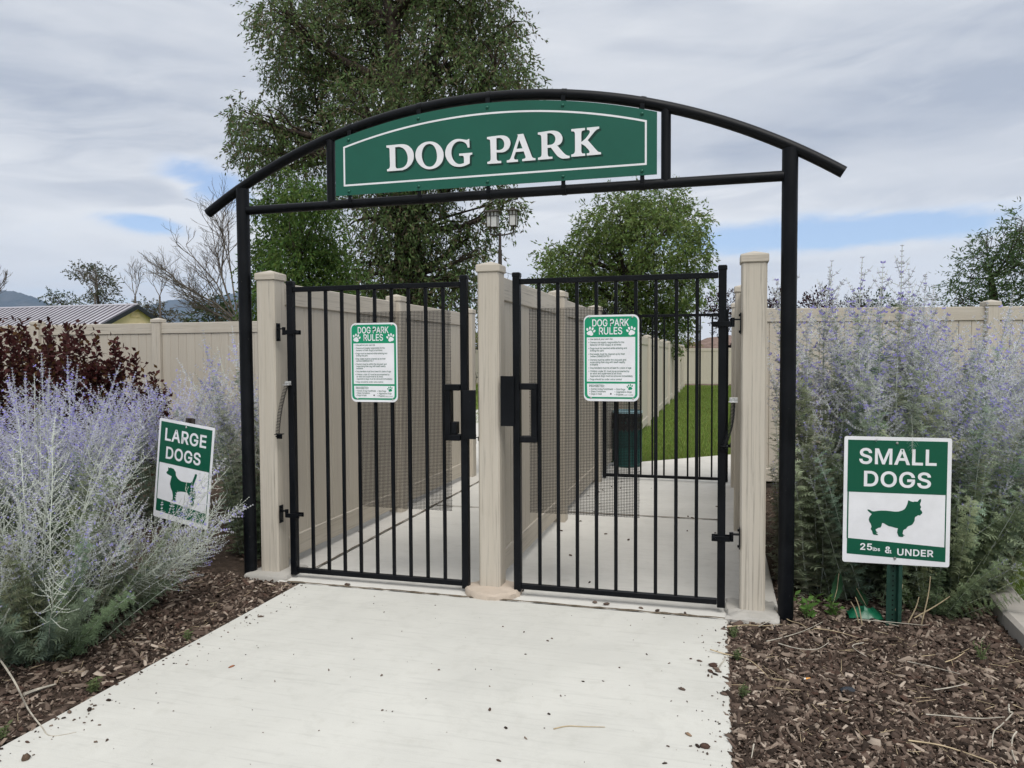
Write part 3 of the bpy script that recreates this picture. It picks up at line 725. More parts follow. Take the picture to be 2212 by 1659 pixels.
# ================================================================== printed signs
GLYPHS = {' ':(369,[]),
'&':(880,['387 -13 324 -9 268 3 217 23 173 50 136 83 106 122 84 165 71 212 67 262 70 302 79 339 93 372 113 403 137 433 166 461 276 548 425 659 465 692 500 737 515 796 511 826 500 852 483 875 459 892 430 903 396 906 330 891 285 848 276 828 271 807 269 784 271 760 276 736 286 714 332 643 401 558 860 0 715 0 337 455 238 575 212 609 190 643 172 676 159 710 151 746 148 783 152 826 162 865 179 901 201 932 230 959 264 981 303 997 346 1006 393 1009 441 1006 484 997 522 981 556 959 584 933 606 903 623 869 633 833 636 795 634 765 629 737 619 711 607 685 591 661 573 639 503 576 303 428 266 398 237 370 216 343 202 316 193 288 191 258 193 227 201 198 215 172 233 149 255 129 282 113 311 101 344 94 379 91 418 94 457 102 494 116 529 136 562 159 592 188 619 220 642 257 661 298 675 342 683 390 686 441 801 441 799 381 792 328 780 283 764 243 747 210 729 182 679 122 654 92 619 60 579 34 533 13 484 -2 435 -10']),
'(':(537,['175 406 178 481 185 557 198 636 214 715 235 792 259 867 286 938 315 1002 347 1060 464 1060 431 989 402 917 375 842 352 766 333 691 317 616 306 543 300 473 297 406 299 346 305 286 315 225 329 163 347 99 370 32 397 -38 428 -111 464 -189 347 -189 295 -91 252 7 219 107 195 208 180 307']),
')':(537,['73 -189 110 -110 142 -35 169 35 191 102 209 167 222 229 232 289 238 348 240 406 237 473 231 543 219 616 204 691 185 766 162 842 136 917 106 989 73 1060 190 1060 222 1002 251 938 279 867 303 792 323 715 340 636 352 557 359 480 362 406 357 306 342 205 317 105 284 5 241 -93 190 -189']),
'/':(490,['462 1047 140 -150 28 -150 350 1047']),
'1':(891,['150 0 150 107 768 107 768 0', '542 1000 542 0 417 0 417 881 411 881 169 703 169 839 390 1000']),
'2':(891,['126 0 126 93 460 450 555 555 577 585 596 614 611 642 621 670 627 700 630 730 627 764 618 795 605 823 586 847 564 867 537 883 507 894 475 901 440 903 402 901 369 893 339 880 312 862 290 839 273 813 260 782 252 749 250 711 129 711 133 769 147 822 169 869 200 912 237 947 281 976 331 997 384 1009 442 1013 500 1009 553 997 601 976 644 948 680 915 710 875 732 831 745 783 749 732 747 695 740 660 729 624 713 588 690 550 660 508 624 463 578 411 525 353 300 119 300 111 765 111 765 0']),
'4':(891,['78 207 78 311 485 1000 611 1000 213 326 213 319 812 319 812 207', '554 0 554 238 554 287 554 624 674 624 674 0']),
'5':(891,['435 -13 377 -10 324 2 275 22 231 48 194 80 163 118 139 161 124 207 117 256 240 256 245 227 256 200 271 175 291 153 314 134 341 118 370 107 401 100 435 98 474 101 510 111 543 127 572 148 597 174 617 205 632 240 641 278 644 319 641 360 632 399 616 435 596 466 570 493 540 515 506 531 469 541 428 544 395 542 362 537 329 528 299 515 273 500 252 483 132 497 189 1000 720 1000 720 889 296 889 263 593 268 593 291 611 318 626 349 639 382 648 416 654 451 656 495 653 538 645 578 631 615 612 648 589 678 561 705 529 727 493 745 454 758 412 766 368 768 321 764 259 749 201 725 149 693 102 653 62 607 30 554 6 497 -9']),
'6':(891,['445 -13 385 -9 330 5 280 29 235 61 197 100 166 146 143 199 129 256 125 318 128 367 139 417 157 470 183 527 221 594 270 669 496 1000 633 1000 297 513 286 513 324 565 385 603 409 611 434 616 462 617 520 613 573 600 621 579 663 550 698 514 727 471 748 423 760 368 764 309 760 249 746 193 723 143 692 98 654 59 609 28 559 5 504 -9', '445 95 482 98 517 108 548 123 575 144 599 169 618 199 632 233 641 269 644 309 641 349 632 386 618 419 599 449 575 474 548 494 517 509 482 518 445 521 408 518 373 510 342 495 314 474 290 450 271 420 257 387 248 351 246 311 248 271 257 234 271 200 290 170 314 144 342 123 373 108 408 98']),
':':(369,['187 -9 164 -6 143 3 124 17 109 36 100 57 97 81 100 104 109 126 124 144 143 159 164 168 187 170 211 168 232 159 251 144 266 126 274 104 277 81 274 57 266 36 251 17 232 3 211 -6', '187 532 164 535 143 544 124 558 109 577 100 598 97 621 100 645 109 667 124 685 143 700 164 709 187 711 211 709 232 700 251 685 266 667 274 645 277 621 274 598 266 577 251 558 232 544 211 535']),
'A':(943,['32 0 396 1000 543 1000 910 0 777 0 564 595 519 732 456 940 482 940 418 729 374 595 167 0', '216 279 216 391 727 391 727 279']),
'B':(897,['118 0 118 1000 474 1000 539 996 597 984 646 964 688 938 722 906 749 869 767 827 779 783 783 735 780 695 773 660 760 629 743 603 724 581 700 562 675 547 648 534 619 524 619 515 651 510 682 499 714 483 743 460 769 432 791 399 808 361 818 317 821 268 818 219 806 173 787 131 759 94 722 62 677 35 623 16 558 4 485 0', '245 112 481 112 552 117 607 132 648 157 676 189 693 226 699 268 696 301 687 332 673 361 654 388 630 410 601 429 567 443 530 451 488 454 245 454', '245 561 468 561 503 563 536 570 566 582 593 598 616 618 635 642 649 669 658 699 660 732 655 773 640 811 614 843 578 868 531 883 472 888 245 888']),
'C':(1003,['526 -13 442 -6 366 14 295 49 233 96 180 156 137 227 105 308 86 399 79 499 86 600 105 691 137 773 180 844 233 903 295 951 366 986 442 1006 526 1013 575 1011 623 1004 669 991 712 974 753 952 790 926 824 896 854 861 880 822 902 780 918 734 930 685 803 685 793 718 781 748 765 776 747 800 726 822 702 842 677 859 649 872 620 883 589 890 558 894 526 896 466 891 411 875 361 850 316 814 277 769 246 715 222 652 208 580 203 499 208 419 222 347 246 284 278 230 316 185 361 150 412 124 467 109 526 104 558 106 589 110 620 118 649 128 677 142 702 158 726 178 747 200 765 225 781 252 793 283 803 315 930 315 918 266 902 220 881 178 855 140 825 105 791 74 753 48 713 26 669 9 623 -3 576 -11']),
'D':(987,['430 0 189 0 189 112 422 112 499 117 567 133 625 159 674 194 714 239 745 293 767 355 780 425 785 502 780 578 767 647 745 709 715 762 676 806 628 842 572 867 507 883 434 888 183 888 183 1000 443 1000 536 993 619 973 693 940 757 895 810 838 852 769 883 689 901 601 907 502 901 403 883 313 852 233 809 164 755 106 689 60 613 27 527 7', '245 1000 245 0 118 0 118 1000']),
'E':(823,['118 0 118 1000 732 1000 732 888 245 888 245 562 699 562 699 450 245 450 245 112 738 112 738 0']),
'G':(1023,['528 -13 443 -6 365 14 294 49 231 97 179 156 136 227 104 309 85 399 79 499 85 600 104 691 136 773 179 844 231 903 293 951 362 986 438 1006 521 1013 572 1011 622 1003 669 990 714 972 755 950 793 922 827 891 857 857 883 818 904 777 921 733 932 685 802 685 791 717 777 746 761 773 743 797 723 820 700 839 675 856 649 870 620 882 589 890 556 894 521 896 464 891 410 876 360 850 315 815 277 770 246 715 222 652 208 580 203 499 208 419 222 348 246 285 278 231 317 186 362 150 413 125 469 109 528 104 582 108 632 120 678 140 718 167 751 201 779 242 799 289 811 341 815 398 854 391 556 391 556 503 940 503 940 393 934 315 916 243 886 179 846 122 798 75 740 37 676 9 605 -8']),
'H':(1016,['118 0 118 1000 245 1000 245 568 771 568 771 1000 898 1000 898 0 771 0 771 456 245 456 245 0']),
'I':(591,['61 0 61 112 232 112 232 888 61 888 61 1000 530 1000 530 888 359 888 359 112 530 112 530 0']),
'K':(917,['205 286 205 425 273 513 343 596 416 677 715 1000 881 1000 454 542 448 543', '118 0 118 1000 245 1000 245 657 244 442 245 380 245 0', '732 0 369 509 448 608 882 0']),
'L':(772,['118 0 118 1000 245 1000 245 112 710 112 710 0']),
'M':(1235,['118 0 118 1000 298 1000 617 180 936 1000 1116 1000 1116 0 991 0 991 800 672 0 562 0 240 800 240 0']),
'N':(1029,['118 0 118 1000 268 1000 784 210 784 1000 911 1000 911 0 760 0 246 790 246 0']),
'O':(1048,['525 -13 442 -6 366 14 296 49 233 96 181 156 137 227 105 308 86 399 79 499 86 600 105 691 137 773 181 844 233 903 296 951 366 986 442 1006 525 1013 608 1006 684 986 754 951 816 903 869 844 912 773 944 691 963 600 969 499 963 399 944 308 912 227 869 156 816 96 754 49 684 14 608 -6', '525 104 583 109 637 124 687 149 732 184 771 229 803 283 827 347 841 419 846 499 841 581 827 653 803 717 771 771 732 816 687 851 637 876 583 891 525 896 467 891 413 876 362 850 317 815 278 770 246 716 222 653 208 580 203 499 208 419 222 347 246 284 278 229 317 185 362 150 413 124 467 109']),
'P':(874,['118 0 118 1000 462 1000 535 995 599 981 653 958 699 927 737 889 766 845 787 795 799 741 803 683 799 626 787 572 766 522 737 477 699 439 653 407 599 384 535 370 462 365 215 365 215 477 457 477 506 479 548 488 584 503 613 523 637 548 655 577 667 610 675 645 677 683 675 722 667 757 655 789 637 818 613 842 584 862 548 877 505 886 456 889 245 889 245 0']),
'R':(883,['118 0 118 1000 464 1000 536 996 600 982 655 960 701 931 738 894 767 851 788 803 801 750 805 692 801 634 788 582 767 534 738 491 701 456 654 427 599 406 536 393 464 389 189 389 189 501 459 501 508 504 550 512 585 524 615 542 638 564 656 591 669 621 676 655 679 692 676 730 669 765 656 796 638 823 614 846 585 864 549 878 507 886 458 889 245 889 245 0', '694 0 452 450 595 450 841 0']),
'S':(878,['440 -17 370 -13 307 -2 251 18 201 45 159 78 126 118 100 163 83 214 75 268 205 268 212 232 224 200 243 172 266 149 295 130 327 115 363 105 400 99 440 97 484 99 524 106 562 118 596 135 624 156 648 181 665 209 676 240 679 274 676 304 667 330 653 352 633 371 609 387 582 402 481 437 361 470 285 497 221 529 169 568 132 615 110 670 102 732 107 786 122 836 147 880 181 919 222 952 270 979 325 998 383 1010 446 1013 510 1010 568 998 621 978 668 952 708 920 741 882 766 839 782 793 788 743 663 743 652 789 629 828 594 860 550 883 499 897 442 901 401 899 363 892 329 880 299 864 273 845 253 822 238 796 229 768 226 738 230 706 240 679 257 656 280 636 305 619 333 606 417 577 519 549 612 518 645 504 676 487 705 467 732 444 756 418 776 388 791 354 800 316 803 272 798 220 784 170 760 125 727 84 685 49 636 21 578 0 512 -13']),
'T':(882,['62 888 62 1000 819 1000 819 888 505 888 505 0 379 0 379 888']),
'U':(1017,['509 -16 433 -11 365 4 303 30 248 65 203 107 166 157 140 213 123 274 118 340 118 1000 244 1000 244 350 248 304 259 261 277 222 301 187 331 158 368 134 410 116 457 105 509 101 561 105 608 116 650 134 686 158 716 187 740 222 758 261 768 304 772 350 772 1000 899 1000 899 340 893 274 877 213 850 157 814 107 768 65 714 30 653 4 584 -11']),
'Y':(928,['400 0 400 409 32 1000 179 1000 378 677 437 574 491 453 440 453 494 576 551 677 749 1000 895 1000 527 409 527 0']),
'a':(765,['314 -17 268 -14 226 -5 186 10 150 30 119 56 94 88 75 124 63 166 60 212 63 252 71 287 85 316 104 341 126 362 152 380 182 394 213 405 246 414 350 432 459 446 521 462 542 501 542 505 540 534 534 560 524 583 511 603 493 620 471 633 446 643 417 648 385 650 351 648 320 643 293 634 231 591 197 538 81 572 100 615 125 650 154 680 187 704 223 724 261 738 301 748 341 754 381 756 470 746 501 737 532 725 562 708 589 688 613 661 634 630 649 591 659 546 662 494 662 0 544 0 544 102 536 102 495 48 475 31 451 16 423 2 391 -8 355 -15', '335 89 377 92 415 101 448 115 476 135 499 157 518 183 531 211 539 241 542 271 542 373 510 358 455 346 394 337 345 330 264 312 240 302 220 289 203 274 191 255 183 233 181 206 183 182 189 161 200 142 215 126 233 113 255 103 279 95 306 91']),
'b':(834,['451 -16 408 -13 371 -6 339 7 312 24 289 42 271 61 232 115 220 115 220 0 103 0 103 1000 223 1000 223 628 232 628 270 680 288 699 310 716 337 733 369 745 406 753 450 756 510 750 565 735 615 709 659 673 697 628 727 575 749 514 763 446 767 371 763 296 749 228 727 166 697 113 660 68 616 32 566 5 511 -11', '433 92 477 96 515 108 549 129 578 156 602 190 621 229 634 273 642 321 645 372 642 423 634 470 621 513 603 552 579 585 550 612 516 632 477 644 433 648 389 644 351 633 317 613 288 587 264 555 246 517 232 473 224 425 221 372 224 319 232 270 246 226 265 187 289 154 318 128 352 108 390 96']),
'c':(778,['407 -16 343 -11 283 5 230 32 182 69 142 114 110 167 86 228 72 295 67 368 72 443 86 511 110 572 142 626 182 671 230 707 283 734 343 750 407 756 443 754 478 749 511 741 543 730 572 716 600 700 625 680 648 658 668 633 686 605 700 576 711 544 595 515 571 568 531 611 476 639 407 648 361 644 320 631 285 610 256 581 232 547 213 508 200 464 192 418 189 368 192 320 200 274 213 231 232 192 256 158 285 130 320 108 361 96 407 91 477 101 532 130 573 174 598 230 713 201 702 169 688 138 671 110 650 85 628 62 602 42 574 24 544 10 512 -1 479 -10 444 -14']),
'd':(834,['384 -16 324 -11 269 5 219 32 175 68 138 113 107 166 85 228 72 296 67 371 72 446 85 514 108 575 138 628 176 673 220 709 270 735 325 750 385 756 428 753 466 745 497 733 524 716 546 699 565 680 602 628 611 628 611 1000 731 1000 731 0 615 0 615 115 603 115 564 61 545 42 523 24 496 7 464 -6 427 -13', '402 92 445 96 483 108 517 128 546 154 570 187 589 226 602 270 610 319 613 372 610 425 602 473 589 517 570 555 547 587 518 613 484 633 445 644 402 648 358 644 318 632 284 612 255 585 232 552 213 513 200 470 192 423 189 372 192 321 200 273 213 229 232 190 256 156 285 129 319 108 358 96']),
'e':(794,['417 -16 348 -11 285 5 230 32 182 69 142 113 109 167 86 227 72 294 67 367 72 441 86 508 109 569 140 624 179 669 226 706 280 734 339 750 403 756 444 753 483 747 522 735 560 719 595 697 628 670 657 637 682 599 702 554 717 503 726 445 730 381 730 333 147 333 147 434 664 434 609 397 606 445 598 488 585 528 567 563 544 593 516 617 483 635 446 645 403 649 360 645 322 634 288 616 258 592 234 563 214 530 200 493 191 455 189 415 189 349 192 297 201 250 217 209 239 173 265 144 297 121 333 104 373 94 417 91 446 92 474 96 499 104 522 114 543 127 561 143 577 162 590 183 601 207 717 179 703 142 684 108 659 77 629 50 594 27 555 9 513 -5 466 -13']),
'f':(499,['448 746 448 643 13 643 13 746', '158 0 158 848 162 889 172 924 188 955 210 981 236 1003 266 1020 299 1032 333 1039 368 1042 437 1036 477 1024 447 921 422 928 383 932 350 928 323 919 303 904 290 883 281 856 279 823 279 0']),
'g':(836,['407 -296 354 -294 306 -286 263 -274 225 -259 191 -239 162 -216 137 -191 116 -165 99 -136 199 -80 239 -130 257 -146 278 -161 303 -173 333 -183 367 -189 407 -191 463 -186 513 -172 555 -148 587 -113 606 -68 612 -11 612 134 602 134 563 82 545 63 523 46 496 31 464 19 427 12 383 9 325 14 271 28 221 52 177 85 139 127 108 177 85 236 72 302 67 376 72 449 85 516 108 577 139 629 176 673 221 709 271 735 326 750 385 756 429 753 467 746 498 733 525 717 548 699 566 680 605 627 615 627 615 746 732 746 732 -17 727 -78 713 -131 689 -177 656 -214 617 -244 571 -267 520 -283 465 -293', '403 116 446 120 484 130 518 148 547 172 571 202 590 238 603 280 611 327 614 379 611 430 603 476 590 519 571 556 548 588 519 614 485 633 446 644 403 648 359 644 319 632 285 612 256 586 232 554 213 516 200 474 192 428 189 379 192 328 200 282 214 241 233 204 257 174 286 149 320 131 359 120']),
'h':(806,['223 446 223 0 103 0 103 1000 223 1000 223 565 201 565 227 627 260 676 299 712 344 736 393 751 447 756 495 752 540 742 580 724 616 700 646 669 670 631 688 585 698 532 702 472 702 0 582 0 582 462 577 516 562 562 537 598 503 625 461 642 413 647 378 644 346 637 316 624 289 606 267 583 248 556 235 523 226 487']),
'i':(328,['103 0 103 746 223 746 223 0', '164 870 143 873 123 881 106 894 92 910 84 929 81 950 84 971 92 990 106 1006 123 1019 143 1027 164 1030 187 1027 206 1019 224 1006 237 990 246 971 248 950 246 929 237 910 224 894 206 881 187 873']),
'k':(748,['216 268 216 416 237 416 559 746 708 746 362 392 348 392', '103 0 103 1000 223 1000 223 0', '578 0 291 365 376 450 732 0']),
'l':(372,['274 -5 221 0 178 15 145 40 122 73 108 115 103 166 103 1000 223 1000 223 194 225 163 229 140 236 122 248 111 265 104 287 102 315 103 334 107 355 5 318 -2']),
'm':(1199,['103 0 103 746 220 746 221 581 211 581 224 618 240 651 260 680 284 704 310 724 338 739 368 750 399 757 431 759 482 754 527 737 565 709 595 672 617 629 631 579 614 579 625 614 642 646 663 674 688 699 716 720 748 737 783 749 820 757 858 759 901 756 940 747 977 731 1011 709 1039 680 1063 646 1080 604 1091 556 1095 501 1095 0 974 0 974 499 969 548 954 586 929 615 897 634 861 646 823 650 791 647 762 640 736 629 713 613 694 593 679 570 668 545 661 516 659 486 659 0 539 0 539 511 534 550 520 583 497 611 467 633 432 645 392 650 363 647 336 641 310 629 286 613 265 593 247 568 234 539 226 506 223 468 223 0']),
'n':(805,['223 446 223 0 103 0 103 746 219 746 220 565 201 565 227 627 260 676 299 712 344 736 393 751 447 756 495 752 540 742 580 724 615 700 645 669 669 631 688 585 698 532 702 472 702 0 582 0 582 462 577 516 562 562 537 598 503 625 461 642 413 647 378 644 346 637 316 624 289 606 267 583 248 556 235 523 226 487']),
'o':(816,['407 -16 343 -11 283 5 230 32 182 69 142 114 110 167 86 228 72 295 67 368 72 443 86 511 110 572 142 626 182 671 230 707 283 734 343 750 407 756 473 750 533 734 587 707 634 671 674 626 706 572 730 511 744 443 749 368 744 295 730 228 706 167 674 114 634 69 587 32 533 5 473 -11', '407 91 455 96 496 108 531 130 561 158 585 192 604 231 617 274 625 320 628 368 625 417 617 464 604 507 585 547 561 581 531 610 496 631 455 644 407 648 361 644 320 631 285 610 256 581 232 547 213 508 200 464 192 418 189 368 192 320 200 274 213 231 232 192 256 158 285 130 320 108 361 96']),
'p':(834,['103 -281 103 746 220 746 220 628 232 628 270 680 288 699 310 716 337 733 369 745 406 753 450 756 510 750 565 735 615 709 659 673 697 628 727 575 749 514 763 446 767 371 763 296 749 228 727 166 697 113 660 68 616 32 566 5 511 -11 451 -16 408 -13 371 -6 339 7 312 24 290 42 271 61 232 115 223 115 223 -281', '433 92 477 96 515 108 549 129 578 156 602 190 621 229 634 273 642 321 645 372 642 423 634 470 621 513 603 552 579 585 550 612 516 632 477 644 433 648 389 644 351 633 317 613 288 587 264 555 246 517 232 473 224 425 221 372 224 319 232 270 246 226 265 187 289 154 318 128 352 108 390 96']),
'r':(509,['103 0 103 746 219 746 219 631 227 631 244 666 268 696 300 722 336 741 376 753 419 756 451 756 479 754 479 634 452 638 407 640 373 638 342 631 313 618 287 602 265 582 247 557 234 530 226 499 223 466 223 0']),
's':(717,['358 -16 308 -14 262 -6 220 7 183 24 150 47 121 74 98 107 81 144 70 185 185 209 198 172 218 142 244 118 276 102 314 93 356 89 405 93 446 104 481 122 506 146 522 173 527 202 524 227 515 248 499 267 478 282 450 295 417 305 293 334 231 353 181 378 142 409 114 446 98 489 92 538 96 579 108 617 128 652 155 682 188 707 226 728 270 743 317 753 368 756 416 753 460 745 499 732 533 715 563 693 588 667 608 637 625 605 637 570 527 545 515 572 499 597 477 620 449 639 412 650 368 654 326 650 289 640 257 623 233 600 218 574 213 545 217 519 227 497 244 478 267 463 299 449 338 438 451 411 513 392 563 368 602 337 629 300 646 258 651 209 647 167 635 128 614 93 586 61 552 34 511 13 464 -3 413 -13']),
't':(447,['401 746 401 643 13 643 13 746', '128 926 248 926 248 192 250 162 256 138 267 120 284 108 306 100 335 98 364 100 397 105 419 3 377 -5 331 -8 271 -2 221 14 181 42 151 80 133 127 128 183']),
'u':(806,['358 -10 310 -7 266 4 226 21 190 45 160 77 136 115 118 161 107 214 103 273 103 746 223 746 223 283 229 229 244 184 269 147 303 120 345 104 393 99 428 101 460 109 490 122 516 140 539 163 557 190 571 223 579 259 582 300 582 746 702 746 702 0 586 0 586 181 604 181 578 118 545 69 505 33 461 9 412 -5']),
'v':(765,['319 0 34 746 166 746 325 305 367 171 404 41 362 41 399 171 440 305 599 746 730 746 445 0']),
'w':(1115,['270 0 44 746 171 746 262 420 302 268 344 81 324 81 365 265 405 420 495 746 622 746 711 420 750 267 791 81 769 81 812 266 852 420 944 746 1070 746 844 0 724 0 627 338 599 442 571 551 544 664 571 664 544 551 516 442 487 338 391 0']),
'x':(744,['41 0 337 429 336 336 56 746 197 746 290 601 352 498 407 405 345 405 398 498 458 601 554 746 691 746 410 332 410 421 703 0 564 0 454 168 393 267 340 357 402 357 351 267 291 168 180 0']),
'y':(765,['93 -272 121 -168 140 -172 204 -175 223 -169 240 -159 256 -145 271 -126 284 -101 296 -70 319 -3 34 746 166 746 325 305 367 170 404 41 361 41 398 171 440 305 600 746 730 746 401 -114 385 -151 367 -183 347 -210 325 -234 300 -252 274 -267 245 -277 214 -283 180 -285 127 -281']),
}

def rrect(x0, x1, z0, z1, r, n=7):
    o = []
    for cx, cz, a in ((x0 + r, z0 + r, 180), (x1 - r, z0 + r, 270), (x1 - r, z1 - r, 0), (x0 + r, z1 - r, 90)):
        for i in range(n + 1):
            w = R(a + 90 * i / n); o.append((cx + r * math.cos(w), cz + r * math.sin(w)))
    return o
G_LOOPS = {}
for _c, (_a, _l) in GLYPHS.items():
    G_LOOPS[_c] = (_a / 1000, [[(float(q[i]) / 1000, float(q[i + 1]) / 1000) for i in range(0, len(q), 2)] for q in (s.split() for s in _l)])
    G_LOOPS[_c] = (G_LOOPS[_c][0], [[p_ for i_, p_ in enumerate(l_) if (Vector(p_) - Vector(l_[i_ - 1])).length > .004] for l_ in G_LOOPS[_c][1]])
def area2(l): return sum(l[i][0] * l[(i + 1) % len(l)][1] - l[(i + 1) % len(l)][0] * l[i][1] for i in range(len(l)))
def bolden(loops, d):
    if not d or not loops: return loops
    sg = 1 if max((area2(l) for l in loops), key=abs) > 0 else -1
    out = []
    for l in loops:
        n = len(l); o = []
        for i in range(n):
            p, q, r_ = Vector(l[i - 1]), Vector(l[i]), Vector(l[(i + 1) % n])
            a, b = (q - p), (r_ - q)
            if a.length < 1e-6 or b.length < 1e-6: o.append(l[i]); continue
            a.normalize(); b.normalize(); na, nb = Vector((a.y, -a.x)), Vector((b.y, -b.x)); m = na + nb
            if m.length < .3: m = na
            else: m = m / max(.35, m.dot(na))
            o.append((q.x + m.x * d * sg, q.y + m.y * d * sg))
        out.append(o)
    return out
def letters(txt, cap, x, z, y, bold=0.0, width=None, xs=1.0, gap=0.0):
    """flat letters with capitals of height cap, from left end x on baseline z; width squeezes the line to fit"""
    pen, L = 0.0, []
    for c in txt:
        a, lo = G_LOOPS[c]
        if lo: L.append([[(p[0] + pen, p[1]) for p in l] for l in bolden(lo, bold)])
        pen += a + gap
    xa, xb = min(p[0] for g in L for l in g for p in l), max(p[0] for g in L for l in g for p in l)
    k = cap * xs if not width else width / (xb - xa); out = []
    for g in L:
        mb = MB(); big = max((area2(l) for l in g), key=abs)
        solid = [l for l in g if area2(l) * big > 0]; hole = [l for l in g if area2(l) * big <= 0]
        for j, s in enumerate(solid):
            grp = [s] + (hole if abs(area2(s)) == abs(big) else [])
            flat = [[Vector(((p[0] - xa) * k + x, p[1] * cap + z, 0)) for p in l] for l in grp]; pts = [p for l in flat for p in l]
            mb.add([(p.x, y - .00012 * j, p.y) for p in pts], [tuple(t) for t in tessellate_polygon(flat)])
        out.append(mb)
    return out
def text_mb(txt, cap, x, z, y, bold=0.0, width=None, xs=1.0):
    mb = MB()
    for q in letters(txt, cap, x, z, y, bold, width, xs): mb.add(q.v, q.f)
    return mb
def oval(cx, cz, rx, rz, a, n=12):
    c, s = math.cos(a), math.sin(a); return [(cx + rx * math.cos(2 * math.pi * i / n) * c - rz * math.sin(2 * math.pi * i / n) * s, cz + rx * math.cos(2 * math.pi * i / n) * s + rz * math.sin(2 * math.pi * i / n) * c) for i in range(n)]
def paw(cx, cz, s, tilt, y, thick=.0005):
    mb = MB(); c, sn = math.cos(tilt), math.sin(tilt)
    T = lambda p: (cx + (p[0] * c - p[1] * sn) * s, cz + (p[0] * sn + p[1] * c) * s)
    pad = [(-.42, -.15), (-.40, -.32), (-.22, -.46), (0, -.42), (.22, -.46), (.40, -.32), (.42, -.15), (.26, .02), (.14, .16), (0, .2), (-.14, .16), (-.26, .02)]
    mb.plate([[T(p) for p in pad]], y, y + thick)
    for ex, ez, a in ((-.46, .22, .45), (-.18, .46, .15), (.18, .46, -.15), (.46, .22, -.45)): mb.plate([[T(p) for p in oval(ex, ez, .125, .2, a)]], y, y + thick)
    return mb
RULES = [('Use park at your own risk', 365, 1), ('Owners are legally responsible for the', 415, 1), ('behavior of their dog(s) at all times', 452, 0), ('Dogs must be leashed while entering and', 504, 1), ('exiting the park', 540, 0), ('Dog waste must be cleaned up by their', 592, 1), ('owners IMMEDIATELY', 627, 0), ('Owners must be within the dog park and', 680, 1), ('supervising their dog with leash readily', 716, 0), ('available', 752, 0), ('Dog handlers must be at least 16 years of age', 802, 1), ('Children under 12 must be accompanied by', 852, 1), ('an adult and supervised at all times', 887, 0), ('Aggressive dogs must be removed immediately', 925, 0), ('Dogs should be under voice control', 975, 1)]
def rules_sign(cx, z_bot, tilt, label, holes=True):
    W_, H_ = .312, .487; k = W_ / 793
    y = 4.2425 - .0165
    t = thing('rules_sign', label, 'sign', (cx, y, z_bot), 'dog park rules signs on the gates')
    Tm = Matrix.Translation((cx, 0, z_bot + H_ / 2)) @ Matrix.Rotation(tilt, 4, 'Y') @ Matrix.Translation((-cx, 0, -(z_bot + H_ / 2)))
    X = lambda px: cx - W_ / 2 + px * k
    Zz = lambda py: z_bot + H_ - py * H_ / 1307
    def add(n, mb, m): return obj(n, mb.move(Tm), m, t, None)
    add('panel', MB().plate([rrect(X(0), X(793), Zz(1307), Zz(0), .034)], y, y + .0022), M['white'])
    add('green_field', MB().plate([rrect(X(13), X(772), Zz(1270), Zz(27), .027)], y - .0005, y + .0002), M['rules_green'])
    add('white_field', MB().plate([[(X(45), Zz(1010)), (X(738), Zz(1010)), (X(738), Zz(337)), (X(45), Zz(337))]], y - .0010, y - .0003), M['white'])
    add('white_field', MB().plate([[(X(90), Zz(1243)), (X(700), Zz(1243)), (X(728), Zz(1230)), (X(738), Zz(1200)), (X(738), Zz(1040)), (X(48), Zz(1040)), (X(52), Zz(1200)), (X(62), Zz(1230))]], y - .0010, y - .0003), M['white'])
    for q in letters('DOG PARK', 98 * k, X(124), Zz(170), y - .0012, .024, width=526 * k) + letters('RULES', 98 * k, X(222), Zz(293), y - .0012, .024, width=333 * k): add('letter', q, M['white'])
    add('paw_print', paw(X(98), Zz(255), 112 * k, R(-14), y - .0012), M['white']); add('paw_print', paw(X(684), Zz(255), 112 * k, R(14), y - .0012), M['white'])
    add('paw_print', paw(X(665), Zz(1098), 74 * k, R(12), y - .0014), M['rules_green'])
    tx = MB()
    for s, cy, bul in RULES:
        q = text_mb(s, 25 * k, X(93), Zz(cy + 12), y - .0014, .022, xs=0.80); tx.add(q.v, q.f)
        if bul: tx.plate([oval(X(75), Zz(cy), 5.5 * k, 5.5 * k, 0, 8)], y - .0014, y - .0011)
    q = text_mb('PROHIBITED:', 33 * k, X(80), Zz(1092), y - .0014, .024, width=220 * k); tx.add(q.v, q.f)
    for s, px, cy in (('Human & dog food/treats', 103, 1123), ('Glass Containers', 103, 1160), ('Dogs in heat', 103, 1198), ('Sick Dogs', 470, 1126), ('Aggressive Dogs', 470, 1165), ('Puppies', 470, 1205)):
        q = text_mb(s, 25 * k, X(px), Zz(cy + 12), y - .0014, .022, xs=0.80); tx.add(q.v, q.f); tx.plate([oval(X(px - 19), Zz(cy), 5 * k, 5 * k, 0, 8)], y - .0014, y - .0011)
    q = text_mb('(under 4 months)', 15 * k, X(578), Zz(1217), y - .0014, .012, xs=0.80); tx.add(q.v, q.f)
    add('rules_text', tx, M['dogs_green'])['kind'] = 'stuff'
    for px, py in ((85, 32), (700, 40), (105, 1252), (708, 1262)):
        mb = MB().lathe([(.0001, .004), (.004, .0038), (.0058, .001), (.0058, 0)], (0, 0, 0), 10).move(Matrix.Translation((X(px), y, Zz(py))) @ Matrix.Rotation(R(90), 4, 'X')); add('bolt', mb, M['steel'])
    for px, py in ((392, 108), (392, 1195)):
        add('bolt_hole', MB().plate([oval(X(px), Zz(py), 12 * k, 12 * k, 0, 10)], y - .0016, y - .0012), M['wire'])
    return t
rules_sign(-2.043, 1.139, R(0.0), 'lower green and white rules sign, on the gate nearest the large dogs sign')
rules_sign(-0.583, 1.160, R(0.0), 'higher green and white rules sign, on the gate in front of the lawn')

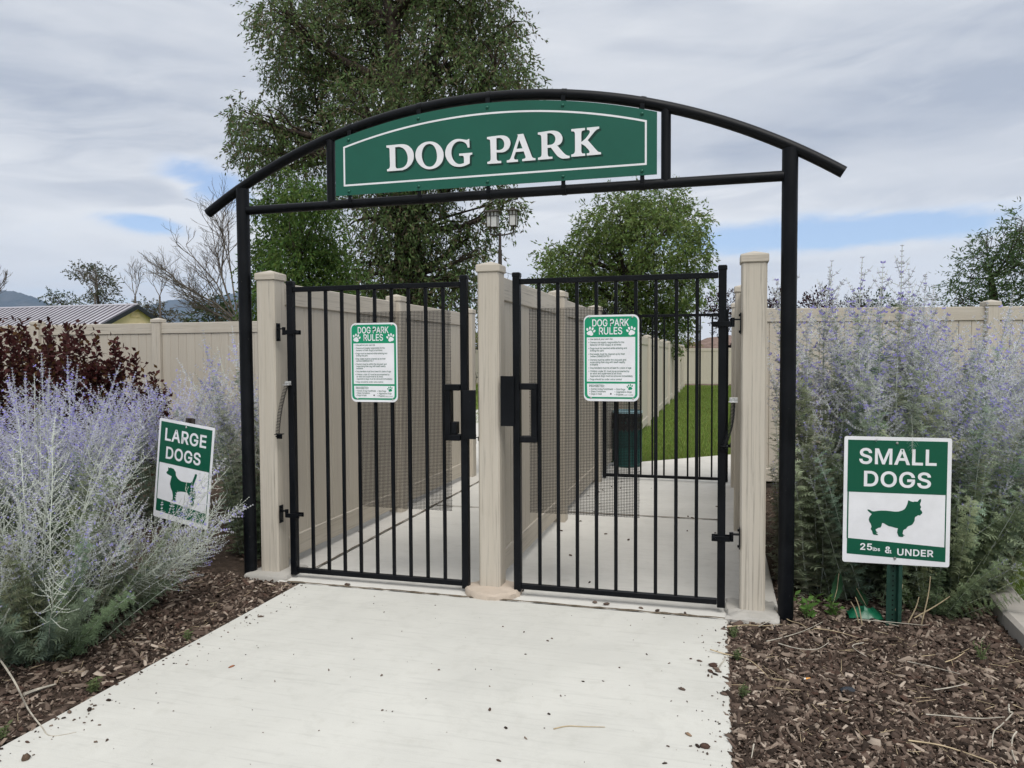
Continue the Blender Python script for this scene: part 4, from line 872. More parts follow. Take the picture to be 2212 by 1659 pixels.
SMALL = [(403,550),(430,540),(470,553),(530,585),(590,585),(680,568),(760,560),(880,558),(1000,568),(1100,576),(1190,572),(1250,553),(1290,540),(1340,508),(1375,460),(1400,400),(1420,340),(1430,280),(1450,280),(1500,303),(1555,315),(1590,303),(1640,303),(1665,305),(1690,270),(1720,240),(1750,235),(1752,290),(1735,340),(1725,375),(1735,400),(1755,430),(1750,470),(1733,480),(1745,510),(1775,545),(1790,580),(1780,605),(1755,625),(1735,655),(1700,650),(1680,650),(1655,675),(1620,690),(1605,720),(1603,780),(1590,820),(1555,880),(1510,915),(1440,940),(1415,970),(1395,1005),(1340,1030),(1320,1060),(1310,1140),(1335,1160),(1365,1182),(1320,1185),(1335,1213),(1280,1222),(1212,1213),(1190,1160),(1170,1110),(1178,1050),(1190,1000),(1120,990),(1040,968),(960,955),(900,925),(840,890),(800,876),(785,885),(775,950),(750,995),(690,1010),(625,1050),(640,1095),(685,1132),(630,1138),(680,1170),(687,1197),(580,1188),(555,1160),(535,1090),(500,1045),(520,985),(500,910),(465,860),(445,800),(460,740),(490,695),(520,655),(470,620),(430,585)]
# the larger hound looks the other way, tail raised (0..1 across and down its white field)
LARGE = [(.185,.09),(.215,.10),(.235,.085),(.30,.10),(.345,.17),(.355,.26),(.40,.33),(.46,.37),(.53,.375),(.60,.365),(.655,.36),(.69,.31),(.715,.21),(.735,.115),(.76,.10),(.775,.13),(.76,.23),(.735,.33),(.72,.40),(.735,.48),(.765,.56),(.775,.66),(.765,.74),(.75,.80),(.755,.88),(.74,.93),(.665,.935),(.66,.915),(.69,.89),(.675,.80),(.655,.72),(.625,.66),(.61,.63),(.55,.625),(.48,.635),(.43,.655),(.405,.67),(.39,.72),(.385,.82),(.385,.89),(.37,.925),(.30,.93),(.30,.91),(.325,.885),(.32,.78),(.30,.68),(.265,.60),(.245,.50),(.255,.40),(.27,.30),(.225,.285),(.18,.27),(.155,.235),(.17,.20),(.19,.17)]
def dogs_sign(name, label, T, lines, dog, under, post_z, W_=.518, H_=.672, post_top=0.0, post_dx=0.0, lean=0.0, gfun=None):
    """sign built upright round its own centre, then stood in place by T"""
    c = T.to_translation(); t = thing(name, label, 'sign', (c.x, c.y, 0), 'dog size signs on green posts')
    k = W_ / 809; X = lambda px: -W_ / 2 + px * k; Zz = lambda py: H_ / 2 - py * H_ / 978
    def add(n, mb, m, sm=None): return obj(n, mb.move(T), m, t, sm)
    add('panel', MB().plate([rrect(X(0), X(809), Zz(978), Zz(0), .012, 5)], 0, .0024), M['white'])
    add('green_field', MB().plate([[(X(28), Zz(430)), (X(778), Zz(430)), (X(778), Zz(27)), (X(28), Zz(27))]], -.0006, .0002), M['dogs_green'])
    add('green_field', MB().plate([[(X(33), Zz(912)), (X(779), Zz(940)), (X(779), Zz(828)), (X(33), Zz(790))]], -.0006, .0002), M['dogs_green'])
    for xa, xb in ((30, 41), (769, 778)): add('side_line', MB().plate([[(X(xa), Zz(792 if xa < 100 else 828)), (X(xb), Zz(792 if xa < 100 else 828)), (X(xb), Zz(430.5)), (X(xa), Zz(430.5))]], -.0006, .0002), M['dogs_green'])
    for s, x0, x1, base, cap in lines:
        for q in letters(s, cap * k, X(x0), Zz(base), -.0010, .036, width=(x1 - x0) * k, gap=.05): add('letter', q, M['white'])
    add('dog_silhouette', MB().plate([[(X(px), Zz(py)) for px, py in dog]], -.0008, .0002), M['dogs_green'])
    for py in (45, 930): add('bolt', MB().lathe([(.0001, .005), (.005, .0045), (.0075, .001), (.0075, 0)], (0, 0, 0), 10).move(Matrix.Translation((X(402), -.0007, Zz(py))) @ Matrix.Rotation(R(90), 4, 'X')), M['steel'], 40)
    # folded steel channel post behind the board
    mb = MB(); w = .038; z0, z1 = post_z, H_ / 2 + post_top
    prof = [(-w, .004), (-w * .55, .004), (-w * .4, .03), (w * .4, .03), (w * .55, .004), (w, .004), (w, .007), (w * .6, .007), (w * .46, .034), (-w * .46, .034), (-w * .6, .007), (-w, .007)]
    mb.add([(x + post_dx, y, z) for z in (z0, z1) for x, y in prof], [(i, (i + 1) % 12, 12 + (i + 1) % 12, 12 + i) for i in range(12)] + [tuple(range(12)), tuple(range(12, 24))])
    add('post', mb, M['postgreen'] if post_top == 0 else M['lampbrown'])
    hm = MB()
    for z in np.arange(z0 + .06, -H_ / 2 - .01, .026): hm.plate([oval(post_dx, z, .0045, .0045, 0, 8)], .0295, .0305)
    if hm.v: add('post_hole', hm, M['wire'])
    return t
sx0 = 3400; 
def smap(px, py):
    """a point of the enlarged photograph of the small dog, as sign units"""
    u, v = px / 6.144 + 3400, py / 6.144 + 1960
    return ((u - 3000) * 1.843 - 673, (v - 1600) * 1.843 - 262 - (u - 3400) * 0.02)
TS = Matrix.Translation((0.903, 4.30, 0.648)) @ Matrix.Rotation(R(0.35), 4, 'Y') @ Matrix.Rotation(R(3.0), 4, 'Z')
dogs_sign('small_dogs_sign', 'upright green and white sign reading SMALL DOGS 25lbs & UNDER beside the mulch', TS,
          [('SMALL', 116, 698, 207, 122), ('DOGS', 155, 660, 380, 120), ('25', 136, 228, 876, 52), ('lbs', 233, 288, 880, 28), ('&', 326, 378, 892, 52), ('UNDER', 419, 690, 904, 52)], [smap(*p) for p in SMALL], None, -.70)
TL = Matrix.Translation((-3.425, 4.20, 0.652)) @ Matrix.Rotation(R(6.2), 4, 'Y') @ Matrix.Rotation(R(-9), 4, 'Z')
dogs_sign('large_dogs_sign', 'tilted green and white sign reading LARGE DOGS half hidden in lavender plants', TL,
          [('LARGE', 100, 705, 205, 128), ('DOGS', 130, 640, 380, 124)], [(41 + 728 * a, 432 + 378 * b) for a, b in LARGE], None, -.72, W_=.50, H_=.675, post_top=.03, post_dx=.02)

# ================================================================== beyond the gates
t = thing('litter_bin', 'dark green ribbed litter bin with a black bag over its rim, behind the gate', 'litter bin', (-1.13, 9.72, -.01))
C0 = (-1.13, 9.72, -.012)
obj('bin_body', MB().lathe([(.001, 0), (.172, 0), (.178, .02), (.172, .04), (.174, .30), (.178, .60), (.184, .63), (.001, .63)], C0, 32), M['bin_green'], t, 30)
rib = data(MB().box(-.011, .011, -.0085, .003, .05, .60, .002), 'slat', M['bin_green'])
for i in range(22):
    a = 2 * math.pi * i / 22; p = piece('slat', rib, t, (C0[0] + .177 * math.sin(a), C0[1] - .177 * math.cos(a), C0[2]), a)
obj('bag', MB().lathe([(.178, .46)] + [(.190 + .006 * math.sin(i * 2.1), .49 + .04 * i) for i in range(5)] + [(.187, .685), (.16, .69)], C0, 30), M['bag_black'], t, 60)
obj('rim', MB().lathe([(.168, .685), (.19, .69), (.19, .715), (.168, .72), (.168, .685)], C0, 30), M['pale_blue'], t, 30)
obj('tag', MB().plate([oval(C0[0] + .13, .40, .016, .03, 0)], C0[1] - .15, C0[1] - .145), M['red'], t, None)
def patio_chair(x, y, rz, label):
    t = thing('patio_chair', label, 'chair', (x, y, -.03), 'black patio chairs on the far lawn'); ca = (x, y, -.03)
    mt = Matrix.Translation((x, y, -.03)) @ Matrix.Rotation(rz, 4, 'Z')
    P_ = lambda mb: mb.move(mt)
    for sx in (-1, 1):
        obj('leg', P_(MB().tube([(sx * .28, -.26, 0), (sx * .28, -.22, .62), (sx * .28, .2, .62)], .014, 8)), M['black'], t); obj('leg', P_(MB().tube([(sx * .26, .3, 0), (sx * .26, .22, .42), (sx * .24, .34, .95)], .014, 8)), M['black'], t)
    obj('seat', P_(MB().box(-.25, .25, -.22, .24, .41, .435, .006)), M['black'], t)
    mb = MB().box(-.23, .23, -.012, .012, 0, .52, .006); mb.move(Matrix.Translation((0, .25, .45)) @ Matrix.Rotation(R(-13), 4, 'X')); obj('backrest', P_(mb), M['black'], t)
patio_chair(-11.3, 34.4, R(60), 'black patio chair on the far lawn right of the slit beside the middle post')
patio_chair(-12.5, 34.7, R(-70), 'black patio chair on the far lawn beyond the latch of the gate')
t = thing('patio_table', 'small dark round table between the distant black chairs', 'table', (-11.95, 34.5, -.03))
obj('tabletop', MB().lathe([(.001, .70), (.42, .70), (.43, .715), (.42, .73), (.001, .73)], (-11.95, 34.5, -.03), 24), M['black'], t)
for a in (.4, 2.5, 4.6): obj('leg', MB().tube([(-11.95 + .3 * math.cos(a), 34.5 + .3 * math.sin(a), -.03), (-11.95 + .18 * math.cos(a), 34.5 + .18 * math.sin(a), .67)], .015, 8), M['black'], t)

# street lamp with three lanterns
LX, LY = -5.83, 20.0
t = thing('street_lamp', 'bronze street lamp with three frosted lanterns on curved arms behind the arch', 'street lamp', (LX, LY, 0))
mb = MB().lathe([(.075, 0), (.075, .1), (.058, .13), (.054, 4.35), (.056, 4.36), (.056, 4.385), (.042, 4.39), (.04, 4.85), (.001, 4.87)], (LX, LY, -.05), 16); obj('pole', mb, M['lampbrown'], t)
def lantern(x, y, z):
    s = .090; h = .41
    mb = MB().box(x - s - .006, x + s + .006, y - s - .010, y + s + .010, z, z + .018, .003)
    for sx in (-1, 1):
        for sy in (-1, 1): mb.box(x + sx * s - .010, x + sx * s + .010, y + sy * s - .010, y + sy * s + .010, z + .0185, z + h, 0)
    mb.box(x - s - .008, x + s + .008, y - s - .008, y - s + .004, z + h * .72, z + h * .76, 0); mb.box(x - s - .008, x + s + .008, y + s - .004, y + s + .008, z + h * .72, z + h * .76, 0)
    mb.box(x - s - .008, x - s + .004, y - s + .005, y + s - .005, z + h * .72, z + h * .76, 0); mb.box(x + s - .004, x + s + .008, y - s + .005, y + s - .005, z + h * .72, z + h * .76, 0)
    for sy in (-1, 1): mb.box(x - .014, x + .014, y + sy * (s + .007) - .006, y + sy * (s + .007) + .006, z + h * .70, z + h, 0)
    mb.tube([(x, y, z - .10), (x, y, z - .0005)], .028, 10)
    o = obj('lantern', mb, M['lampbrown'], t, None)
    obj('glass', MB().box(x - s + .004, x + s - .004, y - s + .004, y + s - .004, z + .019, z + h - .001, 0), M['lampglass'], o, None)
    w = .18; r_ = MB(); r_.add([(x - w, y - w, z + h), (x + w, y - w, z + h), (x + w, y + w, z + h), (x - w, y + w, z + h), (x - w, y - w, z + h + .012), (x + w, y - w, z + h + .012), (x + w, y + w, z + h + .012), (x - w, y + w, z + h + .012), (x - .05, y - .05, z + h + .062), (x + .05, y - .05, z + h + .062), (x + .05, y + .05, z + h + .062), (x - .05, y + .05, z + h + .062)], [(0, 1, 2, 3), (0, 4, 5, 1), (1, 5, 6, 2), (2, 6, 7, 3), (3, 7, 4, 0), (4, 8, 9, 5), (5, 9, 10, 6), (6, 10, 11, 7), (7, 11, 8, 4), (8, 11, 10, 9)])
    obj('hood', r_, M['lampbrown'], o, None)
for x, y, z in ((LX - .30, LY + .12, 4.99), (LX - .05, LY - .32, 4.90), (LX + .37, LY + .06, 4.98)):
    lantern(x, y, z)
    obj('arm', MB().tube([(LX, LY, 4.74), ((LX + x) / 2, (LY + y) / 2, 4.76), (x, y, 4.81), (x, y, z - .09)], .022, 8), M['lampbrown'], t)

# shed with ribbed metal roof
M['rib'] = plain('darker_roof_rib', (0.12, 0.115, 0.13), 0.5, 0.3)
SX, SYR, SYN, ZR, ZE = -19.69, 22.0, 20.43, 3.25, 2.52
SL = -34.0; SYF = 2 * SYR - SYN
t = thing('garden_shed', 'long pale yellow shed with a grey ribbed metal roof behind the boundary fence', 'shed', ((SX + SL) / 2, SYR, 0))
mb = MB(); y0, y1 = SYN + .18, SYF - .18
zw = ZE + (ZR - ZE) * .11
prof = [(y0, -.1), (y1, -.1), (y1, zw), (SYR, ZR - .04), (y0, zw)]
mb.add([(x, y, z) for x in (SL + .2, SX - .12) for y, z in prof], [tuple(range(4, -1, -1)), tuple(range(5, 10))] + [(i, (i + 1) % 5, 5 + (i + 1) % 5, 5 + i) for i in range(5)])
obj('wall', mb, M['shed_wall'], t, None)
for sgn_ in (1, -1):
    ye = SYN if sgn_ == 1 else SYF
    mb = MB(); mb.add([(SL, ye, ZE), (SX, ye, ZE), (SX, SYR, ZR), (SL, SYR, ZR), (SL, ye, ZE + .025), (SX, ye, ZE + .025), (SX, SYR, ZR + .025), (SL, SYR, ZR + .025)], [(0, 1, 2, 3), (4, 5, 6, 7), (0, 1, 5, 4), (1, 2, 6, 5), (2, 3, 7, 6), (3, 0, 4, 7)])
    rf = obj('roof', mb, M['shed_roof'], t, None)
    rbm = None
    for i in range(62):
        x = SX - .06 - i * .225
        b_ = MB(); e0 = Vector((0, ye, ZE + .026)); e1 = Vector((0, SYR, ZR + .026))
        if rbm is None:
            nv = Vector((0, -(ZR - ZE), (SYR - ye))) ; nv = nv.normalized() * (1 if nv.z > 0 else -1)
            q = []
            for e_ in (e0, e1):
                for dx_, hh in ((-.022, 0), (-.014, .028), (.014, .028), (.022, 0)): q.append((dx_, e_.y + nv.y * hh, e_.z + nv.z * hh))
            b_.add(q, [(0, 1, 5, 4), (1, 2, 6, 5), (2, 3, 7, 6), (0, 3, 2, 1), (4, 5, 6, 7)]); rbm = data(b_, 'roof_rib', M['rib'], None)
        piece('roof_rib', rbm, rf, (x, 0, 0))
    mb = MB(); mb.add([(SX - .02, ye, ZE - .12), (SX + .03, ye, ZE - .12), (SX + .03, SYR, ZR - .12), (SX - .02, SYR, ZR - .12), (SX - .02, ye, ZE + .03), (SX + .03, ye, ZE + .03), (SX + .03, SYR, ZR + .035), (SX - .02, SYR, ZR + .035)], [(0, 1, 2, 3), (4, 5, 6, 7), (0, 1, 5, 4), (1, 2, 6, 5), (2, 3, 7, 6), (3, 0, 4, 7)])
    obj('verge_trim', mb, M['dark_trim'], t, None)
    obj('eaves_trim', MB().box(SL, SX - .03, min(ye, ye + .03 * sgn_) - .03, max(ye, ye + .03 * sgn_), ZE - .12, ZE - .003, 0), M['dark_trim'], t, None)
obj('ridge_cap', MB().tube([(SL, SYR, ZR + .03), (SX + .02, SYR, ZR + .03)], .05, 8), M['shed_roof'], t)
for i in range(2):
    v = MB().box(SX - .119, SX - .10, SYR - .20 + .24 * i, SYR - .02 + .24 * i, ZR - .42, ZR - .20, .004)
    vo = obj('gable_vent', v, M['shed_wall'], t, None)
    for j in range(5): obj('slat', MB().box(SX - .0995, SX - .09, SYR - .19 + .24 * i, SYR - .03 + .24 * i, ZR - .405 + j * .04, ZR - .385 + j * .04, 0), M['shed_wall'], vo, None)

# ================================================================== plants
def unit(a): return a / np.maximum(np.linalg.norm(a, axis=-1, keepdims=True), 1e-9)
def tubes_np(P0, P1, r0, r1, n=3):
    """many short tapered twigs at once -> verts, quads"""
    P0, P1 = np.asarray(P0, float), np.asarray(P1, float); r0 = np.asarray(r0, float).reshape(-1, 1, 1); r1 = np.asarray(r1, float).reshape(-1, 1, 1)
    d = unit(P1 - P0); ref = np.where(np.abs(d[:, 2:3]) < .9, [[0, 0, 1.0]], [[1.0, 0, 0]]); a = unit(np.cross(d, ref)); b = np.cross(d, a)
    w = np.arange(n) * 2 * np.pi / n; ring_ = a[:, None, :] * np.cos(w)[None, :, None] + b[:, None, :] * np.sin(w)[None, :, None]
    V = np.concatenate([P0[:, None] + ring_ * r0, P1[:, None] + ring_ * r1], 1)
    i = np.arange(n); q = np.stack([i, (i + 1) % n, n + (i + 1) % n, n + i], 1)
    F = q[None] + (np.arange(len(P0)) * 2 * n)[:, None, None]
    return V.reshape(-1, 3), F.reshape(-1, 4)
def leaves_np(C, D, L, Wd, r, fold=0.0):
    """rhombic leaves: base C, axis D, length L, width Wd"""
    n = len(C); D = unit(D); s = unit(np.cross(D, r.normal(size=(n, 3))));L = np.broadcast_to(np.asarray(L, float), (n,))[:, None]; Wd = np.broadcast_to(np.asarray(Wd, float), (n,))[:, None]
    up = np.cross(s, D)
    V = np.stack([C, C + D * L * .45 + s * Wd * .5 + up * fold * Wd, C + D * L, C + D * L * .45 - s * Wd * .5 + up * fold * Wd], 1)
    return V.reshape(-1, 3), np.arange(n * 4).reshape(n, 4)
def join(parts):
    V, F, T = [], [], []; o = 0
    for p in parts:
        V.append(p[0]); F.append(p[1] + o); o += len(p[0])
        if len(p) > 2: T.append(p[2])
    return np.concatenate(V), np.concatenate(F), (np.concatenate(T) if T else None)

# ---- lavender flowered sage: long pale stems, cut grey green leaves, airy whorled spikes
def sage_proto(seed, L=1.3, fl0=0.42, leaf_to=0.60, dense=1.0, bud=False, leafk=1.0):
    r = np.random.default_rng(seed)
    zs = np.linspace(0, L, 9); wob = np.cumsum(r.normal(0, .006, (9, 2)), 0); wob[0] = 0
    mid = np.column_stack([wob, zs])
    at_ = lambda z: np.column_stack([np.interp(z, zs, mid[:, 0]), np.interp(z, zs, mid[:, 1]), z])
    rad = lambda z: .0042 * (1 - z / L) + .0010
    st = [tubes_np(mid[:-1], mid[1:], rad(zs[:-1]), rad(zs[1:]), 4)]
    lf = []; fl = []
    # leaves, in crossed pairs
    z = np.arange(.04, leaf_to * L, .029 * leafk); k = 0; LC, LD, LL = [], [], []
    for i, zi in enumerate(z):
        for s in (0, np.pi):
            for m in range(2):
                a = s + (i % 2) * np.pi / 2 + r.normal(0, .45) + m * .7
                e = r.uniform(.15, .9) - .25 * m; LC.append(at_(np.array([zi]))[0]); LD.append([np.cos(a) * np.cos(e), np.sin(a) * np.cos(e), np.sin(e)])
                LL.append(leafk * r.uniform(.065, .125) * (1.1 - .55 * zi / (leaf_to * L)) * (1 if m == 0 else .7))
    C, D, Ln = np.array(LC), unit(np.array(LD)), np.array(LL)
    S_ = unit(np.cross(D, [0, 0, 1.0])); U_ = np.cross(S_, D)
    V, F = [], []; n = len(C)
    def put(t, sx, up=0.0): return C + D * (Ln * t)[:, None] + S_ * (Ln * sx)[:, None] + U_ * (Ln * (up - .30 * t * t))[:, None]
    tris = [((0, -.018), (0, .018), (1.0, 0.0))]
    for t in (.18, .36, .54, .72):
        w = .34 * math.sin(math.pi * (t * .8 + .14)) ** .8
        for sd in (-1, 1): tris.append(((t - .06, sd * .01), (t + .085, sd * .01), (t + .17, sd * w)))
    for q in tris:
        Vt = np.stack([put(p[0], p[1]) for p in q], 1).reshape(-1, 3); lf.append((Vt, np.arange(len(Vt)).reshape(-1, 3)))
    lV, lF, _ = join(lf)
    # flowering side branches
    nodes = np.arange(fl0 * L, .95 * L, .040); B0, B1, R0, R1 = [], [], [], []; WC, WD = [], []
    for i, zi in enumerate(nodes):
        s = (zi / L - fl0) / (1 - fl0)
        for sd in (0, np.pi):
            if r.random() > .93: continue
            a = sd + (i % 2) * np.pi / 2 + r.normal(0, .3); ln = (.25 * (1 - s) ** 1.1 + .035) * r.uniform(.65, 1.2) * dense
            e0 = r.uniform(.45, .85); p0 = at_(np.array([zi]))[0]; h = np.array([np.cos(a), np.sin(a), 0])
            pm = p0 + (h * np.cos(e0) + [0, 0, np.sin(e0)]) * ln * .5; e1 = e0 + .35; p1 = pm + (h * np.cos(e1) + [0, 0, np.sin(e1)]) * ln * .5
            B0 += [p0, pm]; B1 += [pm, p1]; R0 += [.0015, .0011]; R1 += [.0011, .0006]
            m = int(ln * .86 / (.0125 if bud else .0175))
            for j in range(m):
                t = .14 + .86 * (j + r.uniform(-.2, .2)) / max(1, m); t = min(max(t, .02), 1)
                q = p0 + (pm - p0) * t * 2 if t < .5 else pm + (p1 - pm) * (t - .5) * 2
                WC.append(q); WD.append(pm - p0 if t < .5 else p1 - pm)
    for zi in np.arange(.66 * L, L, .019): WC.append(at_(np.array([zi]))[0]); WD.append([0, 0, 1.0])
    st.append(tubes_np(B0, B1, R0, R1, 3))
    sV, sF, _ = join(st)
    WC, WD = np.array(WC), unit(np.array(WD)); n = len(WC)
    A = unit(np.cross(WD, r.normal(size=(n, 3)))); Bv = np.cross(WD, A)
    vivid = r.random(n) < (.02 if bud else .13); hw = np.where(vivid, r.uniform(.007, .010, n), r.uniform(.0055, .0095, n)) * (.5 if bud else 1); hh = np.where(vivid, .0040, r.uniform(.0014, .0024, n))
    quads = []
    for ax in (A, Bv):
        lift = WD * (hw * .45)[:, None]
        q = np.stack([WC - ax * hw[:, None] + lift - WD * hh[:, None], WC - WD * hh[:, None] * .6, WC + WD * hh[:, None] * .8, WC - ax * hw[:, None] + lift + WD * hh[:, None]], 1)
        q2 = np.stack([WC - WD * hh[:, None] * .6, WC + ax * hw[:, None] + lift - WD * hh[:, None], WC + ax * hw[:, None] + lift + WD * hh[:, None], WC + WD * hh[:, None] * .8], 1)
        quads += [q.reshape(-1, 3), q2.reshape(-1, 3)]
    fV = np.concatenate(quads); fF = np.arange(len(fV)).reshape(-1, 4)
    base = np.where(vivid[:, None], np.array([[.42, .38, .80]]), np.array([[.66, .69, .62]] if bud else [[.66, .655, .75]]) * r.uniform(.75, 1.2, (n, 1)))
    fT = np.concatenate([np.repeat(base, 4, 0)] * 4)
    return dict(s=(sV, sF), l=(lV, lF), f=(fV, fF, fT), L=L)
PROTO = [sage_proto(40 + i, 1.3) for i in range(6)]
PROTO_BUD = [sage_proto(80 + i, 1.3, .34, .40, 1.15, True) for i in range(4)]
PROTO_GREEN = [sage_proto(90 + i, 1.3, .90, .97, .35, False, 1.35) for i in range(4)]
PROTO_TALL = [sage_proto(70 + i, 1.3, .70, .84, .75) for i in range(4)]
PROTO_LEAFY = [sage_proto(60 + i, 1.3, .60, .78, .8) for i in range(4)]
def bend(V, phi, th0, kap, psi, sc, base):
    x, y, z = V[:, 0] * sc, V[:, 1] * sc, V[:, 2] * sc
    c, s = np.cos(psi), np.sin(psi); x, y = x * c - y * s, x * s + y * c
    k = kap if abs(kap) > 1e-3 else 1e-3
    a = th0 + k * z; rho = (np.cos(th0) - np.cos(a)) / k; h = (np.sin(a) - np.sin(th0)) / k
    pr = rho + x * np.cos(a); pz = h - x * np.sin(a)
    return np.column_stack([base[0] + pr * np.cos(phi) - y * np.sin(phi), base[1] + pr * np.sin(phi) + y * np.cos(phi), base[2] + pz])
def proj(p):
    d = Vector(p) - Vector((0, 0, CAM_H)); z = d.dot(_f); return W_PX / 2 + F_PX * d.dot(_r2) / z, H_PX / 2 - F_PX * d.dot(_u2) / z
def sage(label, stems, seed, leafy=0.25, tone=1.0, green=(.20, .24, .17), pale=(.52, .56, .49), bud=0.0, clear=None, xmin=None, leafset=None):
    """stems: (x, y, azimuth, lean, curl, scale)"""
    r = np.random.default_rng(seed)
    cx, cy = np.mean([s[0] for s in stems]), np.mean([s[1] for s in stems])
    t = thing('lavender_sage', label, 'plant', (float(cx), float(cy), -.02), 'lavender flowered sage plants')
    Sx, Lx, Fx = [], [], []
    for st_ in stems:
        x, y, phi, th, kap, sc = st_[:6]; q_ = r.random()
        P_ = (PROTO_GREEN if len(st_) > 7 and st_[7] == 'leaf' else PROTO_BUD if q_ < bud or len(st_) == 7 else (leafset or PROTO_LEAFY) if q_ < bud + leafy else PROTO)[r.integers(4)]
        psi = r.uniform(0, 6.28); b = (x, y, st_[6])
        if len(st_) > 7 and (clear or xmin is not None):
            line = bend(np.array([[0, 0, z] for z in np.linspace(.25, 1.3, 12)]), phi, th, kap, psi, sc, b); bad = False
            if xmin is not None: bad = bool((line[:, 0] < xmin).any())
            for (u0, u1, v0, v1, keep) in clear or ():
                if any(u0 < u < u1 and v0 < v < v1 for u, v in map(proj, line[line[:, 1] < 4.36])) and r.random() > keep: bad = True
            if bad: continue
        V = bend(P_['s'][0], phi, th, kap, psi, sc, b); k = r.uniform(.75, 1.15)
        Sx.append((V, P_['s'][1], np.tile(np.array(pale) * k, (len(V), 1))))
        if len(st_) > 7: V = bend(P_['l'][0], phi, th, kap, psi, sc, b); g = np.array(green) * r.uniform(.7, 1.2) * np.array([r.uniform(.85, 1.15), 1, r.uniform(.8, 1.1)]) * (np.array([.88, .90, .78]) if len(st_) > 7 and st_[7] == 'leaf' and xmin is None else 1.0)
        if len(st_) > 7: Lx.append((V, P_['l'][1], np.tile(g, (len(V), 1)) * np.repeat(r.uniform(.75, 1.25, len(V) // 3), 3)[:, None]))
        V = bend(P_['f'][0], phi, th, kap, psi, sc, b); Fx.append((V, P_['f'][1], P_['f'][2] * np.array(tone) * r.uniform(.85, 1.1)))
    for nm, A, mt in (('stems', Sx, 'sagestem'), ('foliage', Lx, 'sageleaf'), ('blossoms', Fx, 'bloom')):
        V, F, T = join(A); mesh_np(nm, V, [F], M[mt], T, t)['kind'] = 'stuff'
    return t
def clump(x, y, n, seed, s0, s1, lean=(.05, .5), rad=.16, az=None, azs=3.2, kap=(-.1, .55), kind=None):
    r = np.random.default_rng(seed); out = []
    for i in range(n):
        phi = r.uniform(-np.pi, np.pi) if az is None else az + r.uniform(-azs, azs)
        q = rad * math.sqrt(r.random()); th = r.uniform(*lean)
        out.append((x + q * math.cos(phi), y + q * math.sin(phi), phi, th, r.uniform(*kap), r.uniform(s0, s1), -.02, kind))
    return out
SIGNBOX = [(325, 480, 880, 1010, .05), (325, 470, 1010, 1150, .35)]
GL_ = dict(green=(.135, .165, .115))
sage('large lavender flowered sage sprawling over the mulch nearest the path corner', clump(-3.25, 2.95, 40, 1, .50, .92, (.15, .95), .22) + clump(-3.30, 2.95, 16, 2, .75, .98, (0, .3), .15) + clump(-3.22, 2.93, 30, 200, .28, .58, (.1, .9), .26, kind='leaf'), 101, .30, 1.0, bud=.62, clear=SIGNBOX)
sage('lavender flowered sage standing directly left of the tilted sign', clump(-4.15, 3.75, 40, 3, .80, 1.10, (.02, .45), .26) + clump(-4.05, 3.65, 18, 201, .45, .75, (.1, .6), .26, kind='leaf'), 102, .25, (.93, .91, 1.06), bud=.25, clear=SIGNBOX)
sage('sage whose bare pale stems arch in front of the tilted large dogs sign', clump(-3.40, 3.50, 24, 4, .45, .80, (.50, 1.05), .14, az=.25, azs=1.0, kap=(-.45, .1)), 103, .2, 1.0, bud=.72, clear=[(330, 475, 890, 1060, .12)])
sage('dense violet sage at the left picture edge in front of the dark red shrub', clump(-4.85, 4.45, 42, 5, .90, 1.14, (.0, .42), .30), 104, .15, (.90, .88, 1.08), clear=SIGNBOX)
sage('violet sage in front of the fence post and the dark red leaves', clump(-4.75, 5.6, 34, 6, .85, 1.10, (.02, .4), .28), 105, .15, (.92, .90, 1.07))
sage('paler sage behind the tilted sign, tight against the black arch leg', clump(-3.75, 5.6, 40, 7, .80, 1.36, (.0, .26), .26), 106, .5, 1.0, bud=.3)
sage('grey green sage low behind the arch leg and the tilted sign', clump(-3.25, 4.75, 16, 8, .45, .72, (.05, .35), .14, kind='leaf'), 107, .9)
GR = dict(green=(.30, .36, .255), pale=(.56, .61, .53), xmin=.31, leafset=PROTO_TALL, clear=[(1812, 2064, 935, 1232, 0.0)])
sage('tall sage in the gap between the cream gate post and right arch leg', clump(.62, 5.5, 40, 9, .95, 1.42, (.0, .22), .20) + clump(.45, 4.95, 18, 220, .4, .95, (.0, .14), .07, kap=(-.05, .1), kind='leaf') + clump(.60, 4.90, 26, 210, .50, .95, (.0, .40), .20, kind='leaf') + clump(.6, 5.5, 3, 90, 1.5, 1.62, (.0, .08), .12, kap=(-.05, .08)), 108, .92, .98, **GR)
sage('tall sage behind the left edge of the small dogs sign', clump(.92, 5.1, 54, 10, .85, 1.40, (.0, .36), .24) + clump(.86, 4.74, 34, 211, .45, .88, (.0, .50), .22, kind='leaf') + clump(.95, 5.1, 4, 91, 1.46, 1.62, (.0, .1), .2, kap=(-.05, .08)), 109, .95, .98, **GR)
sage('tall sage directly behind the middle of the small dogs sign', clump(1.26, 5.5, 54, 11, .90, 1.42, (.0, .36), .28) + clump(1.28, 4.88, 30, 212, .50, .95, (.0, .45), .24, kind='leaf') + clump(1.3, 5.5, 4, 92, 1.45, 1.62, (.0, .1), .25, kap=(-.05, .08)) + [(.965, 4.275, 0, 3.10, .1, .17, 1.10)], 110, .9, .98, **GR)
sage('spreading sage leaning over the kerb to the right of the small dogs sign', clump(1.36, 5.05, 24, 12, .60, 1.10, (.1, .6), .2, az=.1, azs=1.5) + clump(1.34, 4.95, 26, 213, .4, .85, (.1, .6), .2, az=-.1, azs=1.7, kind='leaf'), 111, .9, 1.0, **GR)
sage('violet sage in front of the boundary fence post on the right', clump(1.75, 6.4, 48, 13, .9, 1.48, (.0, .34), .30) + clump(1.7, 6.1, 24, 214, .6, 1.0, (.0, .45), .28, kind='leaf'), 112, .6, 1.02, **GR)
